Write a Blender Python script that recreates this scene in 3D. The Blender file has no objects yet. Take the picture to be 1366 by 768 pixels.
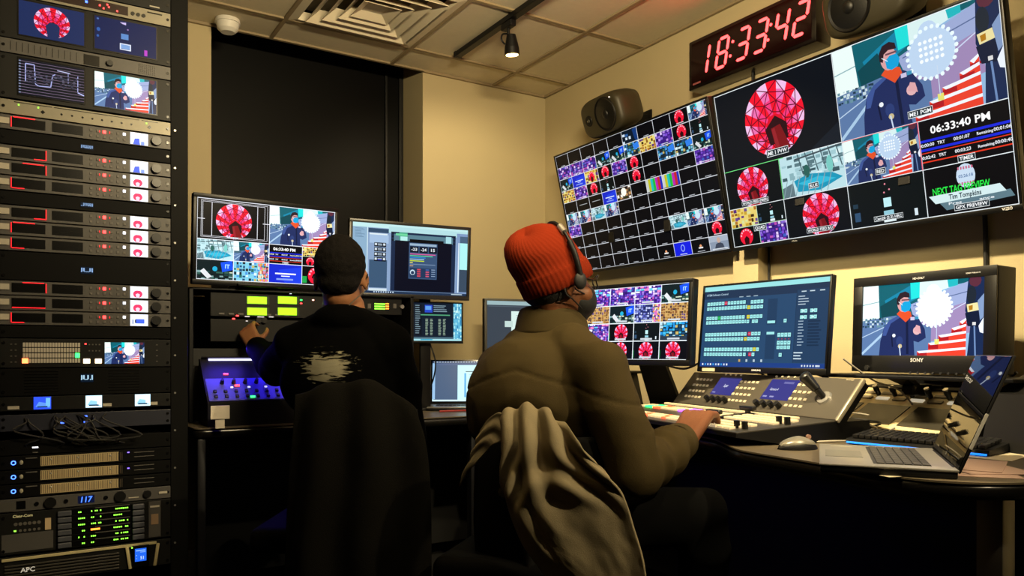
import bpy, bmesh, math, random
import numpy as np
from mathutils import Vector, Matrix, noise, Euler

S = bpy.context.scene
C = S.collection
PI = math.pi
R = math.radians
# ---------------------------------------------------------------- camera
FPX, PX, HY, CH = 1021.0, 683.0, 470.0, 1.02       # focal length in pixels, principal column, horizon row, lens height
FX = Vector((.847, -.532, 0)); FZ = Vector((.532, .847, 0))   # camera right and forward in the room
cam = bpy.data.cameras.new('camera'); camo = bpy.data.objects.new('camera', cam); C.objects.link(camo)
camo.location = (0, 0, CH); camo.rotation_euler = (R(90), 0, math.atan2(-.532, .847))
cam.sensor_width = 36; cam.lens = 36 * FPX / 1366; cam.shift_y = (HY - 384) / 1366
cam.clip_start = .02
S.camera = camo
# ---------------------------------------------------------------- view, world, lights
S.view_settings.view_transform = 'Standard'; S.view_settings.look = 'None'
S.view_settings.exposure = 0; S.view_settings.gamma = 1; S.view_settings.use_curve_mapping = False
w = bpy.data.worlds.new('world'); S.world = w; w.use_nodes = True
w.node_tree.nodes['Background'].inputs[0].default_value = (.02, .018, .015, 1)
w.node_tree.nodes['Background'].inputs[1].default_value = .3
WARM = (1.0, .81, .48)
def spot(loc, target, power, angle, blend=.6, col=WARM, size=.03):
    l = bpy.data.lights.new('track_spot_light', 'SPOT'); l.energy = power; l.color = col
    l.spot_size = R(angle); l.spot_blend = blend; l.shadow_soft_size = size
    o = bpy.data.objects.new('track_spot_light', l); C.objects.link(o); o.location = loc
    o.rotation_euler = (Vector(target) - Vector(loc)).to_track_quat('-Z', 'Y').to_euler()
    return o
HEADS = [  # location of the lamp mouth, target, watts, cone
    ((1.81, 2.88, 2.33), (2.0, 3.68, 1.35), 29, 120),
    ((1.20, 2.15, 2.36), (2.54, 2.15, .8), 235, 72),
    ((1.20, 1.15, 2.36), (2.54, 1.15, .8), 235, 72),
    ((1.81, .45, 2.36), (1.45, 1.5, .8), 42, 70),
    ((1.81, -.35, 2.36), (1.22, 1.5, .78), 200, 42),
]
for loc, tg, pw, an in HEADS: spot(loc, tg, pw, an)
def area(loc, target, power, sx, sy, col):
    l = bpy.data.lights.new('ceiling_fill', 'AREA'); l.energy = power; l.color = col; l.shape = 'RECTANGLE'; l.size = sx; l.size_y = sy
    o = bpy.data.objects.new('ceiling_fill', l); C.objects.link(o); o.location = loc
    o.rotation_euler = (Vector(target) - Vector(loc)).to_track_quat('-Z', 'Y').to_euler()
area((.9, 1.1, 2.12), (1.35, 2.9, 2.62), 55, .5, .06, WARM)  # added fill light without a fixture, brightens the far ceiling
# ---------------------------------------------------------------- helpers
def at(px, py, D):
    return Vector((0, 0, CH)) + FX * ((px - PX) / FPX * D) + FZ * D + Vector((0, 0, (HY - py) / FPX * D))
def ray(px, py): return FX * ((px - PX) / FPX) + FZ + Vector((0, 0, (HY - py) / FPX))
def onX(px, py, X): r = ray(px, py); return r * (X / r.x) + Vector((0, 0, CH))
def onY(px, py, Y): r = ray(px, py); return r * (Y / r.y) + Vector((0, 0, CH))
def onZ(px, py, Z): r = ray(px, py); return r * ((Z - CH) / r.z) + Vector((0, 0, CH))
def lin(c):
    if isinstance(c, str): c = [int(c[i:i+2], 16) / 255 for i in (0, 2, 4)]
    return tuple(x / 12.92 if x <= .04045 else ((x + .055) / 1.055) ** 2.4 for x in c)
MATS = {}
def mat(name, col='808080', rough=.5, metal=0, emit=None, es=1, bump=0, bscale=80, var=0, vscale=8, trans=0, spec=.5):
    if name in MATS: return MATS[name]
    m = bpy.data.materials.new(name); m.use_nodes = True; nt = m.node_tree; b = nt.nodes['Principled BSDF']
    c = lin(col) + (1,)
    b.inputs['Base Color'].default_value = c; b.inputs['Roughness'].default_value = rough
    b.inputs['Metallic'].default_value = metal; b.inputs['Specular IOR Level'].default_value = spec
    b.inputs['Transmission Weight'].default_value = trans
    if emit: b.inputs['Emission Color'].default_value = lin(emit) + (1,); b.inputs['Emission Strength'].default_value = es
    tc = nt.nodes.new('ShaderNodeTexCoord')
    if var:
        n = nt.nodes.new('ShaderNodeTexNoise'); n.inputs['Scale'].default_value = vscale; n.inputs['Detail'].default_value = 4
        nt.links.new(tc.outputs['Object'], n.inputs['Vector'])
        mx = nt.nodes.new('ShaderNodeMixRGB'); mx.inputs[1].default_value = tuple(x * (1 - var) for x in c[:3]) + (1,)
        mx.inputs[2].default_value = tuple(min(1, x * (1 + var)) for x in c[:3]) + (1,)
        nt.links.new(n.outputs['Fac'], mx.inputs[0]); nt.links.new(mx.outputs[0], b.inputs['Base Color'])
    if bump:
        n = nt.nodes.new('ShaderNodeTexNoise'); n.inputs['Scale'].default_value = bscale; n.inputs['Detail'].default_value = 3
        nt.links.new(tc.outputs['Object'], n.inputs['Vector'])
        bp = nt.nodes.new('ShaderNodeBump'); bp.inputs['Strength'].default_value = bump; bp.inputs['Distance'].default_value = .005
        nt.links.new(n.outputs['Fac'], bp.inputs['Height']); nt.links.new(bp.outputs[0], b.inputs['Normal'])
    MATS[name] = m; return m
def screen_mat(name, es=1.0, rough=.35):
    if name in MATS: return MATS[name]
    m = bpy.data.materials.new(name); m.use_nodes = True; nt = m.node_tree; b = nt.nodes['Principled BSDF']
    b.inputs['Base Color'].default_value = (.001, .001, .0015, 1); b.inputs['Roughness'].default_value = rough; b.inputs['Specular IOR Level'].default_value = .15
    a = nt.nodes.new('ShaderNodeAttribute'); a.attribute_name = 'col'
    nt.links.new(a.outputs['Color'], b.inputs['Emission Color']); b.inputs['Emission Strength'].default_value = es
    MATS[name] = m; return m
BLK = mat('black_plastic', '070708', .5, spec=.3)
BLKG = mat('glossy_black_plastic', '050506', .12)
DMET = mat('dark_painted_metal', '0e0d0d', .5, .2, spec=.3)
GRY = mat('grey_metal', '4c4a46', .5, .3)
SIL = mat('silver_metal', '9a9894', .35, .7)
WHT = mat('white_plastic', 'd8d4ca', .5)
RUB = mat('black_cable_rubber', '0a0a0a', .6)

class MB:
    def __init__(s): s.bm = bmesh.new()
    def _m(s, g, M):              # merge a primitive made in its own bmesh
        me = bpy.data.meshes.get('scratch') or bpy.data.meshes.new('scratch'); me.clear_geometry(); g.transform(M); g.to_mesh(me); g.free(); s.bm.from_mesh(me); return s
    def box(s, c, d, rot=None, bev=0, seg=2):
        g = bmesh.new(); bmesh.ops.create_cube(g, size=1)
        for v in g.verts: v.co = Vector((v.co.x * d[0], v.co.y * d[1], v.co.z * d[2]))
        if bev: bmesh.ops.bevel(g, geom=g.edges[:], offset=min(bev, min(d)*.45), segments=seg, profile=.5, affect='EDGES', clamp_overlap=True)
        M = Matrix.Translation(c)
        if rot: M = M @ (Euler(rot).to_matrix().to_4x4() if not isinstance(rot, Matrix) else rot.to_4x4())
        return s._m(g, M)
    def cyl(s, a, b, r, r2=None, n=16, cap=True):
        a = Vector(a); b = Vector(b); g = bmesh.new(); d = b - a
        bmesh.ops.create_cone(g, cap_ends=cap, segments=n, radius1=r, radius2=r if r2 is None else r2, depth=d.length)
        return s._m(g, Matrix.Translation((a + b) / 2) @ d.to_track_quat('Z', 'Y').to_matrix().to_4x4())
    def ell(s, c, r, rot=None, n=20):
        g = bmesh.new(); bmesh.ops.create_uvsphere(g, u_segments=n, v_segments=max(6, n // 2), radius=1)
        M = Matrix.Translation(c)
        if rot is not None: M = M @ (rot.to_4x4() if isinstance(rot, Matrix) else Euler(rot).to_matrix().to_4x4())
        return s._m(g, M @ Matrix.Diagonal((*(r if hasattr(r, '__len__') else (r, r, r)), 1)))
    def cap(s, a, b, ra, rb, n=16):
        return s.ell(a, ra, n=n).ell(b, rb, n=n).cyl(a, b, ra, rb, n=n)
    def prism(s, pts, vec):       # polygon points (3D) extruded along vec
        vec = Vector(vec); lo = [s.bm.verts.new(Vector(p)) for p in pts]; hi = [s.bm.verts.new(Vector(p) + vec) for p in pts]
        k = len(pts); s.bm.faces.new(lo[::-1]); s.bm.faces.new(hi)
        for i in range(k): s.bm.faces.new((lo[i], lo[(i+1) % k], hi[(i+1) % k], hi[i]))
        return s
    def tube(s, pts, r, n=8, sub=6):
        pts = [Vector(p) for p in pts]; P = []
        for i in range(len(pts) - 1):
            p0 = pts[max(0, i-1)]; p1 = pts[i]; p2 = pts[i+1]; p3 = pts[min(len(pts)-1, i+2)]
            for k in range(sub):
                t = k / sub; P.append(.5 * ((2*p1) + (-p0+p2)*t + (2*p0-5*p1+4*p2-p3)*t*t + (-p0+3*p1-3*p2+p3)*t**3))
        P.append(pts[-1]); rings = []; up = Vector((.13, .31, .94))
        for i, p in enumerate(P):
            d = (P[min(i+1, len(P)-1)] - P[max(i-1, 0)]).normalized(); x = d.cross(up).normalized(); y = x.cross(d)
            rings.append([s.bm.verts.new(p + (x*math.cos(2*PI*k/n) + y*math.sin(2*PI*k/n)) * r) for k in range(n)])
        for a, b in zip(rings, rings[1:]):
            for k in range(n): s.bm.faces.new((a[k], a[(k+1) % n], b[(k+1) % n], b[k]))
        s.bm.faces.new(rings[0][::-1]); s.bm.faces.new(rings[-1]); return s
    def xf(s, M):
        for v in s.bm.verts: v.co = M @ v.co
        return s
    def build(s, name, m, parent=None, smooth=None, label=None):
        bmesh.ops.recalc_face_normals(s.bm, faces=s.bm.faces[:])
        me = bpy.data.meshes.new(name); s.bm.to_mesh(me); s.bm.free()
        me.materials.append(m)
        if smooth is not None:
            for p in me.polygons: p.use_smooth = True
            me.set_sharp_from_angle(angle=R(smooth))
        o = bpy.data.objects.new(name, me); C.objects.link(o)
        if parent: o.parent = parent
        if label: o['label'] = label
        return o
def tag(o, label, cat, group=None, kind=None):
    o['label'] = label; o['category'] = cat
    if group: o['group'] = group
    if kind: o['kind'] = kind
    return o
def thing(name, label, cat, loc=(0, 0, 0), rz=0, group=None):
    o = bpy.data.objects.new(name, None); C.objects.link(o); o.location = loc; o.rotation_euler = (0, 0, rz); o.empty_display_size = .05
    return tag(o, label, cat, group)
def struct(o, label=None): 
    o['kind'] = 'structure'
    if label: o['label'] = label
    return o
def copy_tree(o, parent=None):
    c = o.copy(); C.objects.link(c)
    if parent: c.parent = parent
    for ch in list(o.children): copy_tree(ch, c)
    return c
# ---- text as triangles
_T = {}
def ttris(s):
    if s in _T: return _T[s]
    cu = bpy.data.curves.new('t', 'FONT'); cu.body = s; cu.resolution_u = 2; cu.offset = .022
    o = bpy.data.objects.new('t', cu); C.objects.link(o); dg = bpy.context.evaluated_depsgraph_get(); dg.update()
    me = o.evaluated_get(dg).to_mesh(); me.calc_loop_triangles()
    T = [[(me.vertices[i].co.x, me.vertices[i].co.y) for i in t.vertices] for t in me.loop_triangles]
    o.evaluated_get(dg).to_mesh_clear(); bpy.data.objects.remove(o); bpy.data.curves.remove(cu)
    xs = [p[0] for t in T for p in t]; mn, mx = min(xs), max(xs)
    _T[s] = ([[(p[0] - mn, p[1]) for p in t] for t in T], mx - mn); return _T[s]
def text_mesh(name, s, M, h, m, parent, width=None, align='c', thick=0):
    T, W = ttris(s); k = h / .7; kx = width / W if width else k; off = {'c': -W*kx/2, 'l': 0, 'r': -W*kx}[align]
    mb = MB()
    for t in T:
        f = [mb.bm.verts.new(M @ Vector((p[0]*kx + off, 0, p[1]*k))) for p in t]
        try: mb.bm.faces.new(f)
        except ValueError: pass
    return mb.build(name, m, parent)
# ---- pictures shown on screens: painted back to front from coloured shapes
def clip(poly, x0, y0, x1, y1):
    for ax, v, sg in ((0, x0, 1), (0, x1, -1), (1, y0, 1), (1, y1, -1)):
        out = []; n = len(poly)
        for i in range(n):
            a = poly[i]; b = poly[(i+1) % n]; da = (a[ax]-v)*sg; db = (b[ax]-v)*sg
            if da >= 0: out.append(a)
            if (da >= 0) != (db >= 0):
                t = da / (da - db); out.append((a[0]+(b[0]-a[0])*t, a[1]+(b[1]-a[1])*t))
        poly = out
        if len(poly) < 3: return []
    return poly
class View:
    def __init__(s, x, y, w, h, root=None):
        s.b = (x, y, w, h); s.root = root or s
        if root is None: s.items = []; s.A = w
    def P(s, p): return (s.b[0] + p[0]*s.b[2], s.b[1] + p[1]*s.b[3])
    def add(s, polys, c):
        x, y, w, h = s.b; L = []
        for p in polys:
            q = clip([s.P(k) for k in p], x, y, x+w, y+h)
            if q: L.append(q)
        if L: s.root.items.append((L, lin(c)))
    def poly(s, pts, c): s.add([pts], c)
    def rect(s, x, y, w, h, c): s.add([[(x, y), (x+w, y), (x+w, y+h), (x, y+h)]], c)
    def fill(s, c): s.rect(0, 0, 1, 1, c)
    def asp(s): return s.b[2] / s.b[3]
    def ell(s, cx, cy, rx, ry=None, c='ffffff', n=20, a0=0):
        ry = rx * s.asp() if ry is None else ry
        s.add([[(cx + rx*math.cos(a0+2*PI*i/n), cy + ry*math.sin(a0+2*PI*i/n)) for i in range(n)]], c)
    def line(s, p, q, t, c):
        a = s.asp(); dx = (q[0]-p[0])*a; dy = q[1]-p[1]; L = math.hypot(dx, dy) or 1; nx, ny = -dy/L*t/2/a, dx/L*t/2
        s.add([[(p[0]+nx, p[1]+ny), (q[0]+nx, q[1]+ny), (q[0]-nx, q[1]-ny), (p[0]-nx, p[1]-ny)]], c)
    def frame(s, x, y, w, h, t, c):
        tx = t / s.asp()
        s.add([[(x, y), (x+w, y), (x+w, y+t), (x, y+t)], [(x, y+h-t), (x+w, y+h-t), (x+w, y+h), (x, y+h)],
               [(x, y+t), (x+tx, y+t), (x+tx, y+h-t), (x, y+h-t)], [(x+w-tx, y+t), (x+w, y+t), (x+w, y+h-t), (x+w-tx, y+h-t)]], c)
    def text(s, t, x, y, h, c, w=None, align='c', slant=0):
        T, W = ttris(t); k = h/.7; kx = (w/W) if w else k/s.asp()*1.0; off = {'c': -W*kx/2, 'l': 0, 'r': -W*kx}[align]
        s.add([[(x+off+p[0]*kx + slant*p[1]*kx, y - p[1]*k) for p in tr] for tr in T], c)
    def sub(s, x, y, w, h):
        return View(*s.P((x, y)), w*s.b[2], h*s.b[3], s.root)
    def build(s, name, W, H, M, m, parent, eps=.00004, label=None):
        # M places (x right, 0, z up) with the picture centred on its origin; -y is towards the viewer
        n = len(s.items); bb = np.zeros((n, 4)); ly = np.zeros(n); V = []; F = []; K = []
        for i, (L, c) in enumerate(s.items):
            xs = [p[0] for q in L for p in q]; ys = [p[1] for q in L for p in q]
            b = bb[i] = (min(xs)+1e-6, min(ys)+1e-6, max(xs)-1e-6, max(ys)-1e-6)
            if i:
                o = (bb[:i, 0] < b[2]) & (bb[:i, 2] > b[0]) & (bb[:i, 1] < b[3]) & (bb[:i, 3] > b[1])
                ly[i] = (ly[:i][o].max() + 1) if o.any() else 0
            for q in L:
                F.append(list(range(len(V), len(V)+len(q)))); K.append(c)
                V += [M @ Vector(((p[0]/s.A-.5)*W, -ly[i]*eps, (.5-p[1])*H)) for p in q]
        me = bpy.data.meshes.new(name); me.from_pydata(V, [], F)
        at_ = me.attributes.new('col', 'FLOAT_COLOR', 'FACE')
        at_.data.foreach_set('color', [x for c in K for x in (*c, 1.0)])
        me.materials.append(m); o = bpy.data.objects.new(name, me); C.objects.link(o); o.parent = parent
        if label: o['label'] = label
        return o
# ---- smooth continuous bodies grown from tapered limbs
def blob(name, m, parent, build, voxel=.008, smooth=6, fn=None, dec=None, label=None):
    mb = MB(); build(mb); me = bpy.data.meshes.new(name); mb.bm.to_mesh(me); mb.bm.free()
    o = bpy.data.objects.new('tmp', me); C.objects.link(o)
    r = o.modifiers.new('r', 'REMESH'); r.mode = 'VOXEL'; r.voxel_size = voxel
    q = o.modifiers.new('s', 'SMOOTH'); q.factor = .5; q.iterations = smooth
    dg = bpy.context.evaluated_depsgraph_get(); dg.update()
    me2 = bpy.data.meshes.new_from_object(o.evaluated_get(dg)); bpy.data.objects.remove(o)
    if fn:
        nr = [v.normal.copy() for v in me2.vertices]
        for v, n_ in zip(me2.vertices, nr): v.co = fn(v.co.copy(), n_)
    for p in me2.polygons: p.use_smooth = True
    me2.materials.clear(); me2.materials.append(m)
    me2.name = name
    ob = bpy.data.objects.new(name, me2); C.objects.link(ob); ob.parent = parent
    if label: ob['label'] = label
    return ob
def catmull(P, t):
    n = len(P) - 1; x = min(max(t, 0), 1) * n; i = min(int(x), n - 1); t = x - i
    p1, p2 = P[i], P[i+1]; p0 = P[i-1] if i else p1*2-p2; p3 = P[i+2] if i+2 <= n else p2*2-p1
    return .5 * ((2*p1) + (-p0+p2)*t + (2*p0-5*p1+4*p2-p3)*t*t + (-p0+3*p1-3*p2+p3)*t**3)
def sheet(name, m, parent, ctrl, nu=60, nv=60, th=.004, fn=None, label=None):
    rows = [[Vector(p) for p in r] for r in ctrl]; V = []; F = []
    for j in range(nv+1):
        v = j / nv
        for i in range(nu+1):
            u = i / nu; V.append(catmull([catmull(r, u) for r in rows], v))
    W = nu + 1
    for j in range(nv):
        for i in range(nu): F.append((j*W+i, j*W+i+1, (j+1)*W+i+1, (j+1)*W+i))
    me = bpy.data.meshes.new('t'); me.from_pydata(V, [], F)
    if fn:
        nr = [v.normal.copy() for v in me.vertices]
        for k, v in enumerate(me.vertices): v.co = v.co + nr[k] * fn((k % W)/nu, (k // W)/nv)
    o = bpy.data.objects.new('tmp', me); C.objects.link(o); q = o.modifiers.new('s', 'SOLIDIFY'); q.thickness = th; q.offset = 0
    dg = bpy.context.evaluated_depsgraph_get(); dg.update()
    me2 = bpy.data.meshes.new_from_object(o.evaluated_get(dg)); bpy.data.objects.remove(o)
    for p in me2.polygons: p.use_smooth = True
    me2.materials.clear(); me2.materials.append(m); me2.name = name
    ob = bpy.data.objects.new(name, me2); C.objects.link(ob); ob.parent = parent
    if label: ob['label'] = label
    return ob
# ================================================================ the room
CEIL = 2.51; XR = 2.54; YF = 3.68; XL = -1.6; YB = -2.0; DESK = .76
OX0, OX1, OD = .694, 1.754, .27      # dark recess in the far wall
def wallmat(name, col):
    return mat(name, col, .75, bump=.12, bscale=260, var=.04, vscale=3)
WALL = wallmat('beige_wall_paint', 'b2a37e'); WALLD = wallmat('low_bounce_wall', '2e2a24')  # unseen walls get a darkened tone, added to cut bounced light
mb = MB().box(((XL+XR)/2, (YB+YF)/2, -.05), (XR-XL+.4, YF-YB+1.0, .1))
struct(mb.build('floor', mat('dark_carpet', '0a0908', .95, bump=.5, bscale=400, var=.3, vscale=60)), 'dark carpeted floor')
struct(MB().box((XR+.05, (YB+YF)/2, CEIL/2+.05), (.1, YF-YB+.6, CEIL+.6)).build('wall_right', WALL), 'beige wall carrying the two large displays')
mb = MB().box(((XL+OX0)/2, YF+.17, 1.45), (OX0-XL, .34, 2.9)).box(((OX1+XR)/2+.01, YF+.17, 1.45), (XR-OX1+.02, .34, 2.9))
struct(mb.build('wall_far', WALL), 'beige far wall on both sides of the dark recess')
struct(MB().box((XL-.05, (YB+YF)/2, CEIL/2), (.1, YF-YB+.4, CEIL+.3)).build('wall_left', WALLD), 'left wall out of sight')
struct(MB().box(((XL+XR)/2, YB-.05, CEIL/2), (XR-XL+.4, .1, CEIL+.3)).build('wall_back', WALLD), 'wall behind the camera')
# window in the recess: black blind behind glass, mullion, catches
wn = bpy.data.objects.new('window_1', None); C.objects.link(wn); wn.location = ((OX0+OX1)/2, YF+OD, 0); struct(wn, 'full height blacked-out window in the far wall recess')
W2 = (OX1-OX0)
MB().box((0, .03, 1.45), (W2+.1, .02, 2.9)).build('blackout_panel', mat('blackout_panel', '020202', .6), wn)
MB().box((0, 0, 1.45), (W2, .008, 2.9)).build('window_pane', mat('dark_glass', '020202', .5, spec=.12), wn)
mb = MB()
for x in (-W2/2+.012, W2/2-.012, W2/2-.10): mb.box((x, -.012, 1.45), (.024 if abs(x) > W2/2-.05 else .012, .02, 2.88), bev=.002)
mb.build('window_frame', mat('dark_bronze_frame', '080706', .5, .2), wn)
mb = MB()
for x in (-.075, -.03): mb.cyl((W2/2+x, -.024, 1.72), (W2/2+x, -.036, 1.72), .005)
mb.build('catch', SIL, wn)
# suspended ceiling
TX = [2.18-.61*k for k in range(0, 8)]; TY = [3.43-.61*k for k in range(0, 10)]
def tilemat():
    m = mat('ceiling_tile', 'cfc3a6', .9, bump=.25, bscale=500, var=.05, vscale=40); return m
mb = MB(); xs = sorted(TX + [XR+.1, XL-.1]); ys = sorted(TY + [YF+.002, YB-.1])
for i in range(len(xs)-1):
    for j in range(len(ys)-1):
        cx_, cy_ = (xs[i]+xs[i+1])/2, (ys[j]+ys[j+1])/2
        if abs(cx_-1.265) < .05 and abs(cy_-3.125) < .05: continue
        mb.box((cx_, cy_, CEIL+.012), (xs[i+1]-xs[i]-.004, ys[j+1]-ys[j]-.004, .02))
cl = struct(mb.build('ceiling', tilemat()), 'suspended ceiling of pale square tiles')
mb = MB()
for x in TX: mb.box((x, (YB+YF)/2, CEIL-.002), (.017, YF-YB, .010))
for y in TY: mb.box(((XL+XR)/2, y, CEIL-.0015), (XR-XL, .017, .009))
mb.box(((OX0+OX1)/2, YF-.008, CEIL-.001), (OX1-OX0, .016, .012)); mb.box((XR-.008, (YB+YF)/2, CEIL-.004), (.016, YF-YB, .012)).box(((OX1+XR)/2, YF-.008, CEIL-.004), (XR-OX1, .016, .012)).box(((XL+OX0)/2, YF-.008, CEIL-.004), (OX0-XL, .016, .012))
struct(mb.build('trim_1', mat('ceiling_grid', '8d7c5f', .6)), 'metal grid between the ceiling tiles')
struct(MB().box((.5, .84, CEIL+.08), (4.6, 5.7, .04)).box(((OX0+OX1)/2, YF+.17, 2.92), (W2+.2, .36, .04)).build('trim_2', mat('ceiling_void', '1a1814', .9)), 'slab above the tiles')
# vent
vt = thing('ceiling_vent', 'square four-way louvred air diffuser set in the tile ceiling', 'vent', (1.265, 3.125, CEIL-.008))
vm = mat('vent_metal', 'd2c6ac', .5)
def ring(mb, a0, z0, a1, z1, t=.0025):
    for k in range(4):
        M = Matrix.Rotation(k*PI/2, 4, 'Z')
        mb.prism([M @ Vector(p) for p in ((-a0, a0, z0), (a0, a0, z0), (a1, a1, z1), (-a1, a1, z1))], (0, 0, t))
mb = MB(); ring(mb, .298, .004, .262, -.002); ring(mb, .262, -.002, .25, .03); mb.build('outer_frame', vm, vt)
for a in (.235, .18, .125): mb = MB(); ring(mb, a, -.016, a-.048, .028); mb.build('louvre', vm, vt)
mb = MB(); ring(mb, .085, -.012, .045, .012); mb.box((0, 0, .012), (.09, .09, .003)); mb.build('core', vm, vt)
MB().box((0, 0, .06), (.56, .56, .004)).build('duct_back', mat('duct_dark', '5c523e', .8), vt)
sd = thing('smoke_detector', 'round cream smoke detector on the ceiling beside the dark recess', 'smoke detector', (.745, 3.58, CEIL))
MB().cyl((0, 0, 0), (0, 0, -.018), .052, .055, n=32).build('base', WHT, sd, 40)
MB().cyl((0, 0, -.018), (0, 0, -.045), .05, .044, n=32).cyl((0, 0, -.045), (0, 0, -.058), .044, .03, n=32).build('cover', WHT, sd, 40)
# track + heads
TRX = 1.79
tr = thing('lighting_track', 'black ceiling lighting track running towards the display wall corner', 'light track', (TRX, 1.2, CEIL-.004))
MB().box((0, 0, -.012), (.034, 4.3, .024), bev=.002).box((0, 2.155, -.012), (.038, .02, .028), bev=.002).build('rail', BLK, tr)
BULB = mat('spot_bulb', 'ffe0a0', .4, emit='ffd890', es=14)
tr = thing('lighting_track', 'shorter black ceiling lighting track nearer the middle of the room', 'light track', (1.2, 1.5, CEIL-.004))
MB().box((0, 0, -.012), (.034, 1.9, .024), bev=.002).build('rail', BLK, tr)
def head(k, loc, tg):
    labs = ['lit black track spotlight with glowing bulb, farthest along the ceiling track', 'black track spotlight on the second track, the one farther from the camera', 'black track spotlight on the second track, the one nearer the camera',
            'middle black track spotlight on the long track beside the display wall', 'last black track spotlight on the long track, nearest the rear wall']
    t = thing('track_spotlight', labs[k], 'spotlight', (loc[0]-(.02 if loc[0] > 1.5 else 0), loc[1], CEIL-.028), 0, 'spotlights on the ceiling track')
    L = Vector(loc) - t.location; d = (Vector(tg)-Vector(loc)).normalized() if k else Vector((.12, .1, -1)).normalized()
    MB().box((0, 0, -.014), (.03, .085, .028), bev=.004).build('track_adaptor', BLK, t)
    MB().cyl((0, 0, -.02), (0, 0, -.055), .007).tube([(0, 0, -.05), (.035, .0, -.06), (.04, 0, -.085), L*.6+Vector((.03, 0, -.01))], .004).tube([(0, 0, -.05), (-.03, .0, -.06), (-.035, 0, -.085), L*.6+Vector((-.03, 0, -.01))], .004).build('yoke', BLK, t, 40)
    b = L - d*.012
    MB().cyl(b - d*.085, b - d*.03, .02, .032, n=24).cyl(b-d*.03, b, .032, .034, n=24).build('lamp_can', DMET, t, 40)
    MB().cyl(b + d*.0005, b + d*.003, .027, n=24).build('bulb', BULB, t, 40)
for k, (loc, tg, pw, an) in enumerate(HEADS): head(k, loc, tg)
# raceway and cable on the display wall
tag(MB().box((XR-.03, 2.15, .99), (.06, .13, .98), bev=.003).build('wall_raceway', WALL), 'beige boxed-in vertical raceway below the gap between the two big displays', 'raceway')
tag(MB().tube([(XR-.012, 2.07, 1.5), (XR-.012, 2.07, 1.2), (XR-.014, 2.07, .8)], .005).build('power_cable', RUB), 'thin black cable down the beige raceway between the big displays', 'cable')
p = onX(1313, 290, XR-.012)
tag(MB().tube([(p.x, p.y, 1.5), (p.x, p.y-.004, 1.25), (p.x-.01, p.y+.01, .85)], .007).build('power_cable', RUB), 'thick black cable hanging from the right end of the larger display', 'cable')
# ================================================================ pictures on the screens
rnd = random.Random(7)
def stripes_col(x, y):
    return 'f7c8e6' if int((x*1.2 - y*.35 + 4) * 4.2) % 2 else 'e8102e'
def ball(v, cx=.5, cy=.52, r=.44, rich=True, lab=None):
    """striped crystal ball with a dark opening; r is a share of the view height"""
    a = v.asp(); rx = r / a
    pt = lambda q, t: (cx + rx*q*math.cos(t), cy + r*q*math.sin(t))
    if not rich:
        v.ell(cx, cy, rx, r, 'f01838', 14)
        for k in range(7):
            t = PI + .2 + k*(PI-.4)/6; v.ell(*pt(.8, t), rx*.13, r*.13, 'f8b0c4', 6)
        v.poly([(cx-rx*.38, cy+r*.25), (cx, cy-r*.1), (cx+rx*.38, cy+r*.25), (cx+rx*.3, cy+r), (cx-rx*.3, cy+r)], '30060c')
        return
    v.ell(cx, cy, rx, r, 'dc0c2a', 40); n = 22; fx, fy = .06, .28     # stripes fan out from the opening
    def edge(t, q):                # point on the ray from the opening at angle t, q of the way to the rim
        dx, dy = math.cos(t), math.sin(t); b_ = fx*dx + fy*dy; c_ = fx*fx + fy*fy - 1; L = -b_ + math.sqrt(b_*b_ - c_)
        return (cx + rx*(fx + dx*L*q), cy + r*(fy + dy*L*q))
    for k in range(n):
        t0 = 2*PI*k/n; t1 = 2*PI*(k+1)/n; tm = (t0+t1)/2
        if k % 2: 
            v.poly([edge(t0, .3), edge(t1, .3), edge(t1, .62), edge(t0, .62)], 'f02a62' if .3 < tm < 2.8 else 'f43a80')
            v.poly([edge(t0, .62), edge(t1, .62), edge(t1, .82), edge(tm, .83), edge(t0, .82)], 'f070b4'); v.poly([edge(t0, .82), edge(tm, .83), edge(t1, .82), edge(t1, 1), edge(tm, 1), edge(t0, 1)], 'f0c0ea')
        else: v.poly([edge(t0, .3), edge(t1, .3), edge(t1, 1), edge(tm, 1), edge(t0, 1)], 'f2122e')
    m = 11; K = '6a0820'; th = .012
    for q0, q1, o in ((.36, .58, 0), (.58, .80, .5), (.80, 1.0, 0)):
        for k in range(m):
            t0 = 2*PI*(k+o)/m; th_ = 2*PI/m
            v.line(edge(t0, q0), edge(t0+th_/2, q1), th, K); v.line(edge(t0, q0), edge(t0-th_/2, q1), th, K); v.line(edge(t0, q0), edge(t0+th_, q0), th, K)
    pent = [(cx-rx*.32, cy+r*.26), (cx+rx*.06, cy-r*.06), (cx+rx*.42, cy+r*.2), (cx+rx*.42, cy+r*.62), (cx-rx*.2, cy+r*.72)]
    v.poly(pent, '2c0812')
    v.poly([(cx-rx*.12, cy+r*.26), (cx+rx*.2, cy+r*.2), (cx+rx*.46, cy+r*.88), (cx-rx*.0, cy+r*1.0)], '7c1018')
    v.poly([(cx-rx*.10, cy+r*.3), (cx+rx*.0, cy+r*.25), (cx+rx*.14, cy+r*.98), (cx+rx*.02, cy+r*1.0)], '96202a')
def speck(v, nx, ny, pal, x=0, y=0, w=1, h=1, dens=1):
    for i in range(nx):
        for j in range(ny):
            if rnd.random() > dens: continue
            a, b = (i + rnd.random()*.3)/nx, (j + rnd.random()*.3)/ny
            v.rect(x + a*w, y + b*h, w/nx*(.6+.4*rnd.random()), h/ny*(.5+.5*rnd.random()), rnd.choice(pal))
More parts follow.
